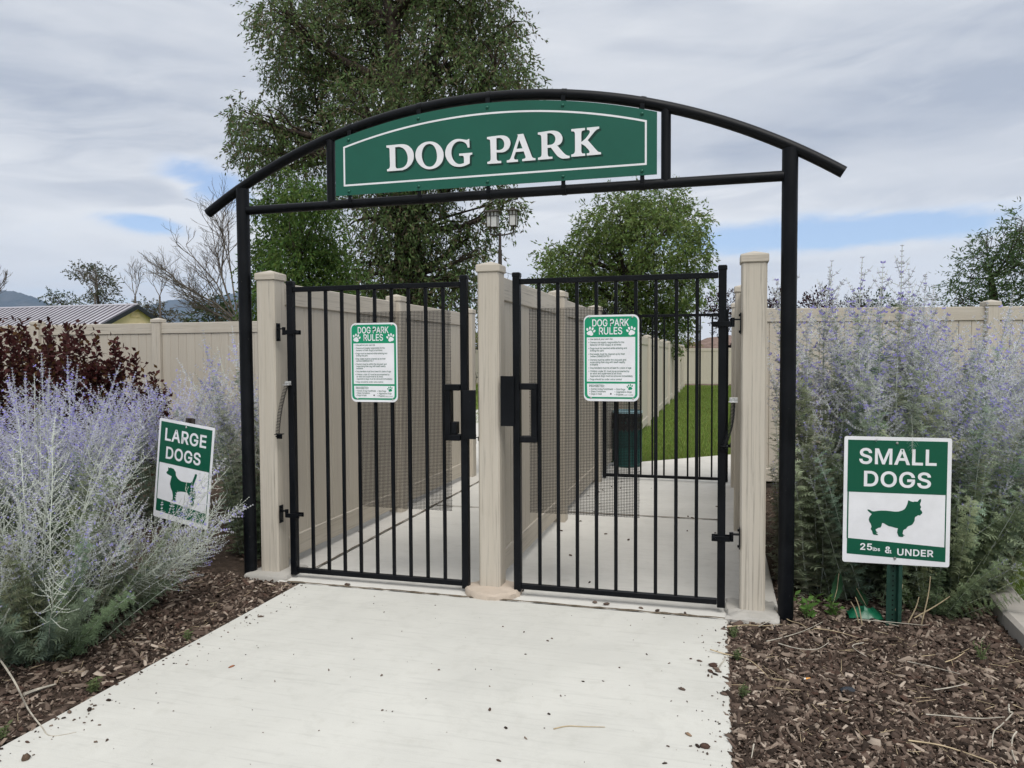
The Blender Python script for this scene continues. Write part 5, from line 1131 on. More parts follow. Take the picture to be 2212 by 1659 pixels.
sage('sage at the right picture edge above the kerb bend', clump(2.30, 6.30, 38, 14, .9, 1.42, (.0, .36), .26), 113, .6, 1.02, **GR)
sage('low leafy sage shoots hugging the green sign post', clump(1.14, 4.60, 20, 15, .26, .5, (.2, 1.05), .12, kind='leaf'), 114, 1.0, 1.0, green=(.19, .24, .14), pale=(.40, .44, .34), clear=GR['clear'])

# ---- generic leafy trees
def limb(path, r0, r1, n=7):
    mb = MB(); k = len(path); mb.tube(path, [r0 + (r1 - r0) * i / (k - 1) for i in range(k)], n, True); return mb
def curve3(p0, p1, sag, r, n=6):
    p0, p1 = Vector(p0), Vector(p1); L = (p1 - p0).length; out = []
    j = Vector((r.uniform(-1, 1), r.uniform(-1, 1), r.uniform(-.3, .6))) * L * .10
    for i in range(n + 1):
        t = i / n; out.append(p0.lerp(p1, t) + j * math.sin(math.pi * t) + Vector((0, 0, -sag * L * math.sin(math.pi * t) * (1 if False else 1))))
    return out
def tree(name, label, base, clumps, seed, trunk_r, hue, leaf=(.10, .042), per=2200, droop=.5, forks=None, group='trees', spray=10, spray_len=.45, huevar=.3, barkm='bark', twigs=6, second=None, second_p=0.0, shell=.55):
    """clumps: (centre, radius) of the leafy masses the limbs end in"""
    r = random.Random(seed); g = np.random.default_rng(seed)
    base = Vector(base); t = thing(name, label, 'tree', base, group)
    top = sum((c for c, _ in clumps), Vector((0, 0, 0))) / len(clumps)
    forks = forks or [base.lerp(Vector((top.x, top.y, top.z)), f) + Vector((r.uniform(-.2, .2), r.uniform(-.2, .2), 0)) * f for f in (.35, .55, .75, .95)]
    tr = limb([base + Vector((0, 0, -.15)), base + Vector((0, 0, .15))] + forks, trunk_r * 1.15, trunk_r * .42, 10)
    obj('trunk', tr, M[barkm], t, 60)
    P0, P1, R0, R1 = [], [], [], []; br = MB()
    LC, LD = [], []
    for c, rad in clumps:
        f = min(forks, key=lambda q: (q - c).length + (0 if q.z < c.z else 2.5 * (q.z - c.z)))
        path = curve3(f, c, .04 if c.z > f.z else -.06, r); L = (c - f).length
        rr = max(.02, trunk_r * .42 * min(1, rad / 1.2) * .8); br.tube(path, [rr * (1 - .7 * i / (len(path) - 1)) for i in range(len(path))], 6, False)
        nb = max(3, int(twigs * (rad if rad > 1 else 1)))
        for k in range(nb):
            d = Vector((r.gauss(0, 1), r.gauss(0, 1), r.gauss(.15, .8))).normalized(); s = path[r.randrange(len(path) // 2, len(path))]
            e = c + d * rad * r.uniform(.6, .98); m = s.lerp(e, .5) + Vector((r.uniform(-.1, .1), r.uniform(-.1, .1), .12)) * rad
            P0 += [s, m]; P1 += [m, e]; R0 += [rr * .30, rr * .2]; R1 += [rr * .2, .006]
        n = int(per * rad ** 2 / spray) + 1
        # sprays of leaves: more of them towards the outside of each mass, uneven all round
        d = g.normal(size=(n, 3)); d = unit(d); lump = np.array([[r.uniform(-1, 1) for _ in range(3)] for _ in range(7)]); lump = lump / np.linalg.norm(lump, axis=1)[:, None]
        w = (d @ lump.T).max(1); q = rad * (shell + (1 - shell) * g.random(n)) ** .6 * (.62 + .48 * w) * (1 + g.normal(0, .07, n)); fill = g.random(n) < .35; q = np.where(fill, rad * g.random(n) ** .5 * .8, q)
        o = np.array(c) + d * q[:, None] * np.array([1, 1, .92])
        ax = unit(d * (1 - droop) + np.array([0, 0, -droop]) + g.normal(0, .35, (n, 3)))
        for k in range(spray):
            u = (k + .5) / spray * spray_len * g.uniform(.7, 1.2, n); LC.append(o + ax * u[:, None] + g.normal(0, .02, (n, 3)) + np.array([0, 0, -1.0]) * (u ** 2)[:, None] * droop * .6)
            LD.append(unit(ax * .8 + g.normal(0, .5, (n, 3)) + np.array([0, 0, -.25 * droop])))
    LC, LD = np.concatenate(LC), np.concatenate(LD); n = len(LC)
    V, F = leaves_np(LC, LD, leaf[0] * g.uniform(.7, 1.3, n), leaf[1] * g.uniform(.7, 1.3, n), g, .12)
    tone = np.array(hue)[None] * g.uniform(1 - huevar, 1 + huevar, (n, 1)) * g.uniform(.88, 1.12, (n, 3))
    if second is not None:
        m = g.random(n) < second_p; tone[m] = np.array(second)[None] * g.uniform(.8, 1.2, (m.sum(), 1))
    mesh_np('crown', V, [F], M['leaf'], np.repeat(tone, 4, 0), t)
    v, f = tubes_np([tuple(p) for p in P0], [tuple(p) for p in P1], R0, R1, 4)
    o = len(br.v); br.v += [tuple(p) for p in v]; br.f += [tuple(int(i) + o for i in q) for q in f]
    obj('branches', br, M[barkm], t, 60, fixn=False)
    return t
def cl(lst, y, dy=1.0, seed=0, k=1.0):
    r = random.Random(seed); out = []
    for u, v, rp in lst:
        yy = y + r.uniform(-dy, dy); p = at(u, v, yy); out.append((p, rp * k * depth(p) / F_PX))
    return out
BIG = [(640,60,95),(760,20,115),(880,10,120),(1000,20,115),(1075,70,75),(590,40,45),(700,150,110),(830,150,120),(960,150,120),(1070,150,80),(640,150,70),(1120,175,45),(690,255,85),(560,262,62),(520,250,34),(535,320,48),(610,330,70),(570,370,34),(680,320,62),(800,260,110),(920,260,110),(1030,240,95),(1110,215,36),(810,370,80),(930,370,90),(1040,360,70),
       (800,470,70),(880,480,90),(960,500,80),(1015,510,52),(1085,448,45),(1118,430,22),(830,570,85),(920,600,85),(990,620,62),(770,600,60),(850,650,70),(940,680,60),(1010,590,40),(1045,545,22),(700,-60,120),(850,-90,130),(990,-70,110)]
bt = at(900, 700, 26.0)
tree('broad_elm', 'huge dark olive tree towering behind the arch and the sign board', (bt.x, 26.0, 0), cl(BIG, 26, 1.9, 1), 21, .62, (.112, .160, .064), (.165, .056), 1550, .6,
     [Vector(at(885, 600, 26)), Vector(at(880, 500, 26)), Vector(at(860, 330, 26)), Vector(at(850, 180, 26)), Vector(at(850, 40, 26)), Vector(at(960, 480, 26.3)), Vector(at(985, 330, 26)), Vector(at(1000, 180, 26)), Vector(at(790, 420, 25.7)), Vector(at(720, 280, 25.7))][:5], 'trees behind the fences', 11, .62, .38, 'bark', 10, (.125, .105, .068), .25)
ASH = [(610,425,42),(575,445,30),(660,430,45),(700,440,38),(640,480,60),(590,520,48),(570,580,45),(640,560,75),(700,520,52),(735,570,40),(680,600,70),(600,640,62),(660,680,75),(730,650,50),(560,660,36),(620,730,70),(720,730,60),(640,392,26),(700,400,20)]
bt = at(660, 760, 17.0)
tree('leafy_ash', 'fresh green tree below the crossbeam by the gate post on the large dogs side', (bt.x, 17.0, 0), cl(ASH, 17, 1.0, 2), 22, .20, (.072, .125, .032), (.13, .040), 4600, .6, None, 'trees behind the fences', 9, .34, .35, 'bark', 7, (.10, .145, .034), .16)
RT = [(1340,470,62),(1290,500,58),(1400,450,55),(1445,440,40),(1480,480,48),(1500,540,38),(1420,520,75),(1340,560,80),(1260,560,55),(1220,560,42),(1190,600,34),(1180,545,22),(1250,620,62),(1330,650,80),(1420,620,80),(1490,610,45),(1468,672,42),(1390,700,66),(1310,720,70),(1240,690,50),(1210,640,36),(1515,500,20),(1360,430,26),(1430,715,52)]
bt = at(1375, 760, 24.0)
tree('leafy_tree', 'rounded mid green tree above the lawn between the middle post and the right gate stile', (bt.x, 24.0, 0), cl(RT, 24, 1.4, 3), 23, .26, (.135, .19, .060), (.135, .046), 3300, .4, None, 'trees behind the fences', 9, .4, .35, 'bark', 9, (.12, .155, .05), .12)
LO = [(2165,530,44),(2195,500,34),(2130,510,20),(2120,560,38),(2190,580,46),(2095,600,36),(2060,632,30),(2150,620,46),(2210,540,44),(2190,640,46),(2120,650,34),(2250,520,60),(2280,600,70),(2240,660,60),(2075,655,24),(2210,480,20)]
bt = at(2170, 740, 15.0)
tree('feathery_locust', 'feathery dark green tree rising over the fence at the right picture edge', (bt.x, 15.0, 0), cl(LO, 15, .6, 4), 24, .12, (.078, .122, .05), (.085, .022), 5000, .35, None, 'trees behind the fences', 12, .36, .25, 'bark', 9)
PUR = ['dark purple leaved bush tip showing just right of the cream gate post', 'dark purple leaved bush topping the fence beside the right arch leg', 'small dull green bush top over the fence near the middle of the sage spikes', 'tiny pine like bush top over the fence left of the locust', 'faint grey green bush top over the fence just before its post']
for i, (u, v, rp, y, h2, lab) in enumerate(((1668, 652, 26, 18, (.045, .022, .03), PUR[0]), (1770, 652, 30, 18, (.05, .026, .032), PUR[1]), (1855, 656, 24, 19, (.06, .06, .05), PUR[2]), (1900, 655, 20, 19, (.05, .085, .035), PUR[3]), (1960, 658, 18, 19, (.06, .08, .05), PUR[4]))):
    b = at(u, 760, y); c = at(u, v, y); rr = rp * depth(c) / F_PX
    tree('garden_bush', lab, (b.x, y, 0), [(c, rr), (c + Vector((rr * .7, .2, -rr * .5)), rr * .8), (c + Vector((-rr * .7, -.1, -rr * .6)), rr * .8), (c + Vector((0, 0, -rr * 1.2)), rr)], 50 + i, .05, h2, (.07, .035), 2600, -.4, None, 'bush tops over the fence', 6, .2, .25)
b = at(1560, 760, 30); c = at(1560, 655, 30)
tree('plum_tree', 'small dark purple plum tree behind the right hinge stile', (b.x, 30, 0), [(c, .55), (at(1545, 668, 30), .45), (at(1575, 672, 30), .5), (at(1560, 690, 30), .5)], 61, .07, (.042, .02, .027), (.09, .045), 1700, .0, None, 'trees behind the fences', 8, .3)
b = at(1030, 770, 60); 
tree('far_willow', 'far yellowish green tree showing in the slit beside the middle post', (b.x, 60, 0), [(at(1022, 720, 60), 1.6), (at(1000, 730, 60), 1.8), (at(1045, 735, 60), 1.7), (at(1020, 755, 60), 1.8), (at(975, 745, 60), 1.7)], 62, .2, (.16, .17, .06), (.2, .08), 420, .3, None, 'trees behind the fences', 9, .6)
b = at(1530, 765, 47)
tree('yellow_shrub', 'small yellow green shrub on the bark slope beyond the lawn', (at(1478, 735, 40).x, 40.0, 0.6), [(at(1478, 730, 40), .55), (at(1488, 742, 40), .5), (at(1470, 745, 40), .5)], 63, .04, (.16, .18, .04), (.1, .05), 1500, .1, None, 'trees behind the fences', 8, .25)
# low dark trees along the horizon on the left
FAR = [('ragged dark tree leaning left above the shed roof', [(215,655,24),(232,640,26),(222,612,22),(205,596,20),(190,590,18),(172,585,16),(158,588,11),(228,590,14),(200,575,12),(236,615,16),(210,640,20)], 70, (.075, .085, .05)),
       ('low green bush line peeping over the ridge of the shed', [(105,645,14),(120,650,16),(140,652,16),(160,655,15),(178,660,14),(112,632,9),(150,642,9)], 74, (.06, .085, .04)),
       ('round grey green tree just right of the shed gable', [(330,672,20),(352,680,20),(315,660,16),(300,668,16),(372,688,16),(340,690,20)], 66, (.10, .10, .07)),
       ('dark bushy tree left of the black arch leg, above the fence', [(445,672,28),(470,660,26),(498,668,24),(430,690,20),(480,690,26),(515,680,20),(460,650,12)], 40, (.05, .075, .032)),
       ('low round bush on the horizon by the fence post', [(405,692,10),(415,690,9),(395,695,9)], 60, (.08, .085, .05))]
for i, (lab, L_, y, hue) in enumerate(FAR):
    b = at(L_[0][0] + (10 if i else 12), 770, y)
    tree('horizon_tree', lab, (b.x, y, 0), cl(L_, y, .8, 30 + i), 70 + i, .25, hue, (.26, .12), 260 * (70 / y) ** .5, .1, None, 'trees along the left horizon', 8, .7, .3, 'bark', 10)

# ---- leafless trees
def bare(name, label, base, first, seed, r0, depth_=6, n=3, spread=.55, shrink=.72, up=.10):
    r = random.Random(seed); P0, P1, R0, R1 = [], [], [], []
    def grow(p, d, L, rad, k):
        q = p; m = 3 if k > 2 else 2
        for i in range(m):
            d = (d + Vector((r.gauss(0, .10), r.gauss(0, .10), r.gauss(up * .3, .06)))).normalized(); e = q + d * L / m
            P0.append(q); P1.append(e); R0.append(max(.0032, rad * (1 - .25 * i / m))); R1.append(max(.0028, rad * (1 - .25 * (i + 1) / m))); q = e
            if k > 0 and i < m - 1 and r.random() < .8:
                s = (d + Vector((r.gauss(0, spread), r.gauss(0, spread), r.gauss(up, spread * .7)))).normalized(); grow(q, s, L * shrink * r.uniform(.6, .95), rad * .5, k - 1)
        if k > 0:
            for _ in range(n if k > 1 else 2):
                s = (d + Vector((r.gauss(0, spread), r.gauss(0, spread), r.gauss(up, spread * .6)))).normalized(); grow(q, s, L * shrink * r.uniform(.75, 1.1), rad * .66, k - 1)
    t = thing(name, label, 'tree', base, 'leafless trees')
    base = Vector(base)
    trunk_top = base + Vector((0, 0, first[0][0].z - 0))
    f0 = first[0][0]
    obj('trunk', limb([base + Vector((0, 0, -.1)), base.lerp(f0, .5), f0], r0 * 1.2, r0 * .9, 10), M['greybark'], t, 60)
    for p, d, L, rad in first: grow(p, d.normalized(), L, rad, depth_)
    v, f = tubes_np([tuple(p) for p in P0], [tuple(p) for p in P1], R0, R1, 4)
    mesh_np('branches', v, [f], M['greybark'], None, t)
    return t
YB = 19.0
jb = at(515, 700, YB); b = at(530, 765, YB)
def to(u, v, y=YB): return at(u, v, y) - jb
bare('bare_tree', 'leafless tree fanning grey twigs left of the black arch leg', (b.x, YB, 0), [(jb, to(430, 600), 1.35, .034), (jb, to(400, 640), 1.25, .03), (jb, to(470, 520), 1.5, .036), (jb, to(505, 500), 1.5, .032), (jb, to(420, 540), 1.4, .03), (jb, to(440, 680), .9, .025), (jb, to(385, 600), 1.3, .03)], 5, .08, 5, 2, .36, .70, .07)
for i, (u, v, y, lab, L_) in enumerate(((292, 640, 60, 'grey leafless tree standing between the ragged tree and the shed gable', 1.5), (345, 640, 62, 'grey leafless tree over the gable of the yellow shed', 1.7), (12, 655, 30, 'bare dark twigs at the extreme left over the shed roof', .8), (205, 640, 66, 'thin dead branches round the ragged leaning tree', 1.4))):
    p = at(u, v, y); bb = at(u + 4, 768, y)
    if i == 2: p = at(-12, 660, y)
    bare('bare_tree', lab, (bb.x, y, 0), [(p, Vector((-.5, 0, 1)), L_, .045), (p, Vector((.55, 0, 1)), L_, .045), (p, Vector((.1, .2, 1.1)), L_ * .8, .045)], 80 + i, .10, 4, 2, .42, .74, .15)

# ---- dark red shrub
def red_shrub(label, x, y, n, h, seed, rad):
    r = random.Random(seed); g = np.random.default_rng(seed); t = thing('purple_ninebark', label, 'shrub', (x, y, -.02), 'dark red shrubs by the boundary fence')
    P0, P1, R0, R1, C, D = [], [], [], [], [], []
    for i in range(n):
        a = r.uniform(0, 6.28); q = rad * math.sqrt(r.random()); tall = r.random() < .16
        p = Vector((x + .25 * q * math.cos(a), y + .25 * q * math.sin(a), -.02)); e = Vector((x + q * math.cos(a), y + q * math.sin(a), (h + r.uniform(.08, .46)) if tall else h * r.uniform(.45, 1.0)))
        m = p.lerp(e, .55) + Vector((math.cos(a), math.sin(a), 0)) * .08
        P0 += [p, m]; P1 += [m, e]; R0 += [.008, .005]; R1 += [.005, .002]
        k = int(60 * (e.z / h))
        for j in range(k):
            tt = .25 + .75 * j / k; s = p.lerp(m, tt / .55) if tt < .55 else m.lerp(e, (tt - .55) / .45)
            w = j * 2.4 + r.uniform(-.4, .4); C.append(s); D.append((math.cos(w), math.sin(w), r.uniform(.05, .9) + .5 * (tt > .9)))
    v, f = tubes_np([tuple(p) for p in P0], [tuple(p) for p in P1], R0, R1, 4); mesh_np('stems', v, [f], M['bark'], None, t)
    C, D = np.array([tuple(c) for c in C]), np.array(D); n = len(C)
    C2 = np.concatenate([C, C + g.normal(0, .05, C.shape)]); D2 = np.concatenate([D, D + g.normal(0, .6, D.shape)]); n = len(C2)
    V, F = leaves_np(C2, D2, g.uniform(.05, .09, n), g.uniform(.035, .055, n), g, .16)
    tone = np.array([[.066, .022, .021]]) * g.uniform(.5, 1.35, (n, 1)); gm = g.random(n) < .14; tone[gm] = np.array([.10, .055, .022]) * g.uniform(.7, 1.2, (gm.sum(), 1))
    mesh_np('foliage', V, [F], M['leaf'], np.repeat(tone, 4, 0), t); return t
red_shrub('dark red shrub with upright shoots by the boundary fence, below the shed roof', -7.05, 6.9, 120, 1.40, 1, .52)
red_shrub('dark red shrub at the left picture edge behind the violet sage', -7.95, 7.0, 110, 1.46, 2, .75)
red_shrub('smaller brown red shrub beside the fence post behind the sage', -6.45, 7.2, 34, 1.12, 3, .30)

# ---- small weeds
def weed(label, x, y, n, h, L_, seed, hue=(.10, .20, .045), az=None):
    r = random.Random(seed); g = np.random.default_rng(seed); t = thing('weed', label, 'weed', (x, y, -.02), 'small weeds in the bark')
    C, D, P0, P1 = [], [], [], []
    for i in range(n):
        a = r.uniform(0, 6.28); e = Vector((x + math.cos(a) * h * .45 * r.random(), y + math.sin(a) * h * .45 * r.random(), h * r.uniform(.4, 1))); p = Vector((x, y, -.02)); P0.append(tuple(p)); P1.append(tuple(e))
        for j in range(9):
            s = p.lerp(e, .25 + .75 * j / 8); w = j * 2.4 + r.random(); C.append(tuple(s)); D.append((math.cos(w), math.sin(w), r.uniform(.0, .7)))
    v, f = tubes_np(P0, P1, [.002] * n, [.001] * n, 3); mesh_np('stems', v, [f], M['sagestem'], np.tile(np.array([[.16, .22, .09]]), (len(v), 1)), t)
    k = len(C); V, F = leaves_np(np.array(C), np.array(D), g.uniform(.6, 1.2, k) * L_, g.uniform(.35, .5, k) * L_, g, .1)
    mesh_np('foliage', V, [F], M['sageleaf'], np.repeat(np.array([hue]) * g.uniform(.7, 1.25, (k, 1)), 4, 0), t); return t
weed('bright jagged leaved weed beside the foot of the right arch leg', .47, 4.26, 4, .19, .055, 1)
weed('weed with green leaves just right of the arch leg foot', .60, 4.34, 5, .10, .04, 2)
for i, (u, v) in enumerate(((400, 1520), (362, 1512), (500, 1392), (40, 1600))):
    p = gnd(u, v); weed(['low weed on the bark a little left of the path edge', 'low weed furthest from the path edge in the front bark', 'tiny weed at the path edge beside the sage', 'green weed in the lower left corner', 'pale weed next to the lower left path corner', 'small weed beside the fallen grey stick', 'weed sprouting at the path edge near the gate post'][i], min(p.x, -2.57), p.y, 6, .05, .022, 10 + i, (.13, .16, .07))
for i, (u, v) in enumerate(((1585, 1375), (1592, 1420), (1605, 1500), (2120, 1420))):
    p = gnd(u, v); weed(['thin grassy weed along the right path edge nearest the post', 'thin weed along the right path edge, second from the post', 'low weed at the right path edge beside the bark heap', 'flat green weed in the bark inside the kerb', 'flat weed touching the kerb', 'leafy weed between the sign and the kerb'][i], max(p.x, .07), p.y, 7, .05 if i < 3 else .09, .020, 30 + i, (.12, .15, .07))
mb = MB()
def broadleaf(label, p, tip, w, seed):
    t = thing('dock_leaf', label, 'weed', p, 'broad dock leaves'); p, tip = Vector(p), Vector(tip); d = tip - p; s = Vector((1, .25, 0)).normalized(); n = 9; V = []
    for i in range(n + 1):
        q = i / n; c = p + d * q + Vector((0, -.03 * math.sin(math.pi * q), 0)); ww = w * math.sin(math.pi * min(1, .06 + q * .94)) ** .7 * (1 + .12 * math.sin(q * 25)); V += [c - s * ww, c + Vector((0, .012, 0)), c + s * ww]
    F = [(i * 3 + j, i * 3 + j + 1, i * 3 + j + 4, i * 3 + j + 3) for i in range(n) for j in (0, 1)]
    mesh_np('blade', np.array([tuple(v) for v in V]), [np.array(F)], M['sageleaf'], np.tile(np.array([[.035, .10, .045]]), (len(V), 1)), t)
    obj('midrib', MB().tube([p + Vector((0, -.004, 0)), p + d * .5 + Vector((0, -.034, 0)), p + d * .97 + Vector((0, -.006, 0))], [.003, .002, .001], 5), M['straw'], t)
broadleaf('large dark drooping dock leaf in the shade behind the arch leg', at(1812, 1238, 4.55), at(1800, 1302, 4.40), .030, 1)
broadleaf('flat dock leaf lying near the foot of the green sign post', at(1850, 1270, 4.6), at(1872, 1310, 4.5), .026, 2)

# ================================================================== ground cover and small things
def inside(px, py, poly):
    poly = np.array(poly); x, y = px, py; c = np.zeros(len(px), bool); n = len(poly); j = n - 1
    for i in range(n):
        xi, yi = poly[i]; xj, yj = poly[j]
        c ^= ((yi > y) != (yj > y)) & (x < (xj - xi) * (y - yi) / (yj - yi + 1e-12) + xi); j = i
    return c
WOOD = np.array([[.034, .025, .020], [.06, .043, .034], [.09, .065, .052], [.13, .097, .077], [.19, .148, .118], [.27, .22, .178], [.37, .31, .255], [.07, .044, .034]])
WP = np.array([.20, .22, .18, .14, .10, .07, .03, .06])
def chips_np(C, L, Wd, H, g, tilt=.35):
    """rough splinters with a skewed outline"""
    n = len(C); a = g.uniform(0, 6.283, n); t = g.normal(0, tilt, n)
    ax = np.column_stack([np.cos(a) * np.cos(t), np.sin(a) * np.cos(t), np.sin(t)]); up = unit(np.column_stack([g.normal(0, tilt, n), g.normal(0, tilt, n), np.ones(n)])); sd = unit(np.cross(up, ax)); up = np.cross(ax, sd)
    L, Wd, H = L[:, None], Wd[:, None], H[:, None]; j = lambda: 1 + g.normal(0, .22, (n, 1))
    V = np.stack([C - ax * L * .5 * j() - sd * Wd * .35 * j(), C + ax * L * .5 * j() - sd * Wd * .3 * j(), C + ax * L * .5 * j() + sd * Wd * .25 * j(), C - ax * L * .5 * j() + sd * Wd * .45 * j(),
                  C - ax * L * .42 - sd * Wd * .2 + up * H * j(), C + ax * L * .4 - sd * Wd * .2 + up * H * j(), C + ax * L * .36 + sd * Wd * .2 + up * H * j() * .7, C - ax * L * .4 + sd * Wd * .25 + up * H * j() * .8], 1)
    q = np.array([[4, 5, 6, 7], [0, 1, 5, 4], [1, 2, 6, 5], [2, 3, 7, 6], [3, 0, 4, 7]])
    return V.reshape(-1, 3), (q[None] + (np.arange(n) * 8)[:, None, None]).reshape(-1, 4)
def mulch(poly, n, seed, near, name='bark_mulch'):
    g = np.random.default_rng(seed); P_ = np.array(poly); lo, hi = P_.min(0), P_.max(0)
    x = g.uniform(lo[0], hi[0], n * 3); y = lo[1] + (hi[1] - lo[1]) * g.random(n * 3) ** near; k = inside(x, y, poly); x, y = x[k][:n], y[k][:n]; n = len(x)
    L = np.exp(g.normal(math.log(.0195), .50, n)); L = np.clip(L, .006, .075); Wd = L * g.uniform(.2, .55, n); Wd = np.clip(Wd, .004, .022); H = Wd * g.uniform(.35, .8, n)
    z = -.022 + g.uniform(0, .018, n) + .008 * np.sin(x * 9) * np.sin(y * 7)
    V, F = chips_np(np.column_stack([x, y, z]), L, Wd, H, g)
    tone = WOOD[g.choice(len(WOOD), n, p=WP)] * g.uniform(.75, 1.25, (n, 1))
    o = mesh_np(name, V, [F], M['chip'], np.repeat(tone, 8, 0)); o['kind'] = 'stuff'; return o
mulch([(-4.6, 1.6), (-2.525, 1.6), (-2.54, 4.15), (-2.70, 4.17), (-2.96, 4.2), (-4.9, 4.6)], 32000, 1, 1.15)
mulch([(.052, 1.9), (1.44, 1.9), (1.42, 4.0), (1.47, 5.0), (.36, 5.2), (.33, 4.14), (.03, 4.12)], 42000, 2, 1.3)
mulch([(-8, 4.4), (-2.97, 4.2), (-2.97, 8.5), (-9, 8.5)], 4500, 3, 1.0)
mulch([(.35, 5.0), (1.5, 5.0), (2.2, 6.75), (4, 7.1), (4, 8.9), (.35, 8.3)], 4500, 4, 1.0)
# loose bark that has strayed onto the concrete
chips = [(532,1335,.030),(563,1333,.036),(429,1392,.022),(193,1534,.036),(235,1514,.024),(150,1540,.026),(160,1556,.018),(182,1562,.014),(59,1604,.026),(215,1567,.016),(231,1600,.020),(1058,1534,.026),(1077,1644,.024),(1183,1385,.018),(1132,1366,.014),(1135,1414,.014),(1338,1443,.012),(1260,1473,.016),(1303,1472,.012),(1397,1414,.020),(1492,1424,.014),(1511,1429,.026),(1473,1490,.034),(1553,1389,.022),(1564,1501,.038),(1487,1588,.036),(1507,1613,.030),(1528,1629,.018),(1522,1615,.042),(1436,1650,.022),(1450,1515,.010),(1563,1517,.010),(1540,1440,.046),(1548,1447,.040),(1535,1452,.038),(1545,1458,.034),(1530,1460,.028),(1552,1452,.030)]
lane = [(418,718),(548,653),(680,535),(875,780),(1275,718),(1465,733),(530,802),(610,1068),(480,885),(1475,555),(1215,630),(1310,632),(1280,622),(700,443),(545,467),(720,740),(640,590),(830,385),(760,420),(600,480),(670,455),(860,460),(820,430),(960,1245),(1030,430),(1050,320)]
def bark_bit(x, y, L, z, label, seed, tones=None, fat=.5, group=None):
    g = np.random.default_rng(seed); t = thing('bark_chip', label, 'bark chip', (x, y, z), group)
    n = 1; mb = MB(); r = random.Random(seed); k = 7; V = []
    for j, (zz, s) in enumerate(((0, .8), (.45, 1.0), (1.0, .55))):
        for i in range(k):
            a = 2 * math.pi * i / k; V.append((math.cos(a) * L * .5 * s * r.uniform(.8, 1.15), math.sin(a) * L * .5 * fat * s * r.uniform(.75, 1.2), zz * L * fat * .62 * r.uniform(.8, 1.1)))
    F = [(j * k + i, j * k + (i + 1) % k, (j + 1) * k + (i + 1) % k, (j + 1) * k + i) for j in (0, 1) for i in range(k)] + [tuple(2 * k + i for i in range(k))]
    V = np.array(V); w = r.uniform(0, 3.14); c, s = math.cos(w), math.sin(w); V = np.column_stack([V[:, 0] * c - V[:, 1] * s + x, V[:, 0] * s + V[:, 1] * c + y, V[:, 2] + z])
    tn = np.array(tones if tones is not None else WOOD[r.choice([0, 1, 1, 2, 2, 3, 7])])
    o = mesh_np('chip', V, [np.array(F[:-1]), np.array([F[-1]])], M['chip'], tn[None] * g.uniform(.7, 1.3, (len(V), 1)), t)
    return t
SP = {0: 'brown bark chip near the large dogs gate, left one of a matching pair', 1: 'reddish bark chip near the large dogs gate, right one of a matching pair', 3: 'lumpy dark bark piece on the path near the left bark bed', 11: 'dark slim bark chip alone in the middle of the front path', 12: 'brown bark nugget at the bottom edge of the path', 24: 'dark bark piece touching the right path edge', 25: 'tan wood chip standing apart near the lower right path edge', 28: 'long dark bark splinter near the lower right path corner'}
ORD = 'nearest second third fourth fifth sixth seventh eighth ninth tenth eleventh twelfth thirteenth fourteenth fifteenth sixteenth seventeenth eighteenth nineteenth twentieth'.split()
def ordn(k): return ORD[k] if k < 20 else 'twenty-' + 'first second third fourth fifth sixth seventh'.split()[k - 20]
rank = {}
for side in (0, 1):
    ids = [i for i, (u, v, L) in enumerate(chips) if (u > 900) == bool(side) and i not in SP]
    ref = (0, 1620) if not side else (1600, 1659)
    for k, i in enumerate(sorted(ids, key=lambda i: math.hypot(chips[i][0] - ref[0], chips[i][1] - ref[1]))):
        rank[i] = ('small bark chip on the path, %s from the lower left path corner' if not side else 'small bark chip on the path, %s from the lower right path corner') % (ordn(k) if k else 'nearest')
for i, (u, v, L) in enumerate(chips):
    p = gnd(u, v); bark_bit(p.x, p.y, L, .0005, SP.get(i) or rank[i], 300 + i, (.22, .15, .10) if i == 25 else None, rnd.choice([.35, .45, .6]), 'bark chips strewn on the front path')
p = gnd(55, 1641); bark_bit(p.x, p.y, .034, .0005, 'round shaggy bark lump at the lower left of the path', 399, (.10, .07, .05), .85, 'bark chips strewn on the front path')
p = gnd(500, 1441); bark_bit(p.x, p.y, .036, .0005, 'flat orange brown wood chip on the left half of the path', 398, (.26, .11, .06), .28, 'bark chips strewn on the front path')
for i, (a, b) in enumerate(sorted(lane, key=lambda q: -q[1])):
    p = gnd((a / 1.7015 + 2000) * .54, (b / 1.7015 + 1700) * .54); bark_bit(p.x, p.y, rnd.uniform(.022, .04), -.004, ('dark bark chip on the lane concrete, %s behind the higher rules sign gate' % ordn(i)), 420 + i, None, .45, 'bark chips on the lanes')
for i, (u, v) in enumerate(sorted(((750, 1264), (775, 1150), (868, 1045), (800, 1246), (1000, 1262), (1420, 1320), (1480, 1326), (1285, 1302), (1310, 1306), (1130, 1276)))):
    p = gnd(u, v); bark_bit(p.x, p.y, rnd.uniform(.02, .045), .0, ('dark bark chip on the gate threshold, %s along from the left arch leg' % ('first' if i == 0 else ordn(i))), 460 + i, None, .5, 'bark chips along the threshold')
g = np.random.default_rng(5)
n = 330; x = g.uniform(-2.5, .05, n); y = g.uniform(2.0, 4.1, n); e = g.random(n); x = np.where(e < .42, -2.52 + np.abs(g.normal(0, .12, n)), np.where(e < .72, .05 - np.abs(g.normal(0, .09, n)), x))
L = np.clip(np.exp(g.normal(math.log(.0055), .5, n)), .0025, .014); V, F = chips_np(np.column_stack([x, y, np.full(n, .0015)]), L, L * .6, L * .4, g, .1)
o = mesh_np('bark_crumbs', V, [F], M['chip'], np.repeat(WOOD[g.choice(5, n)], 8, 0)); o['kind'] = 'stuff'
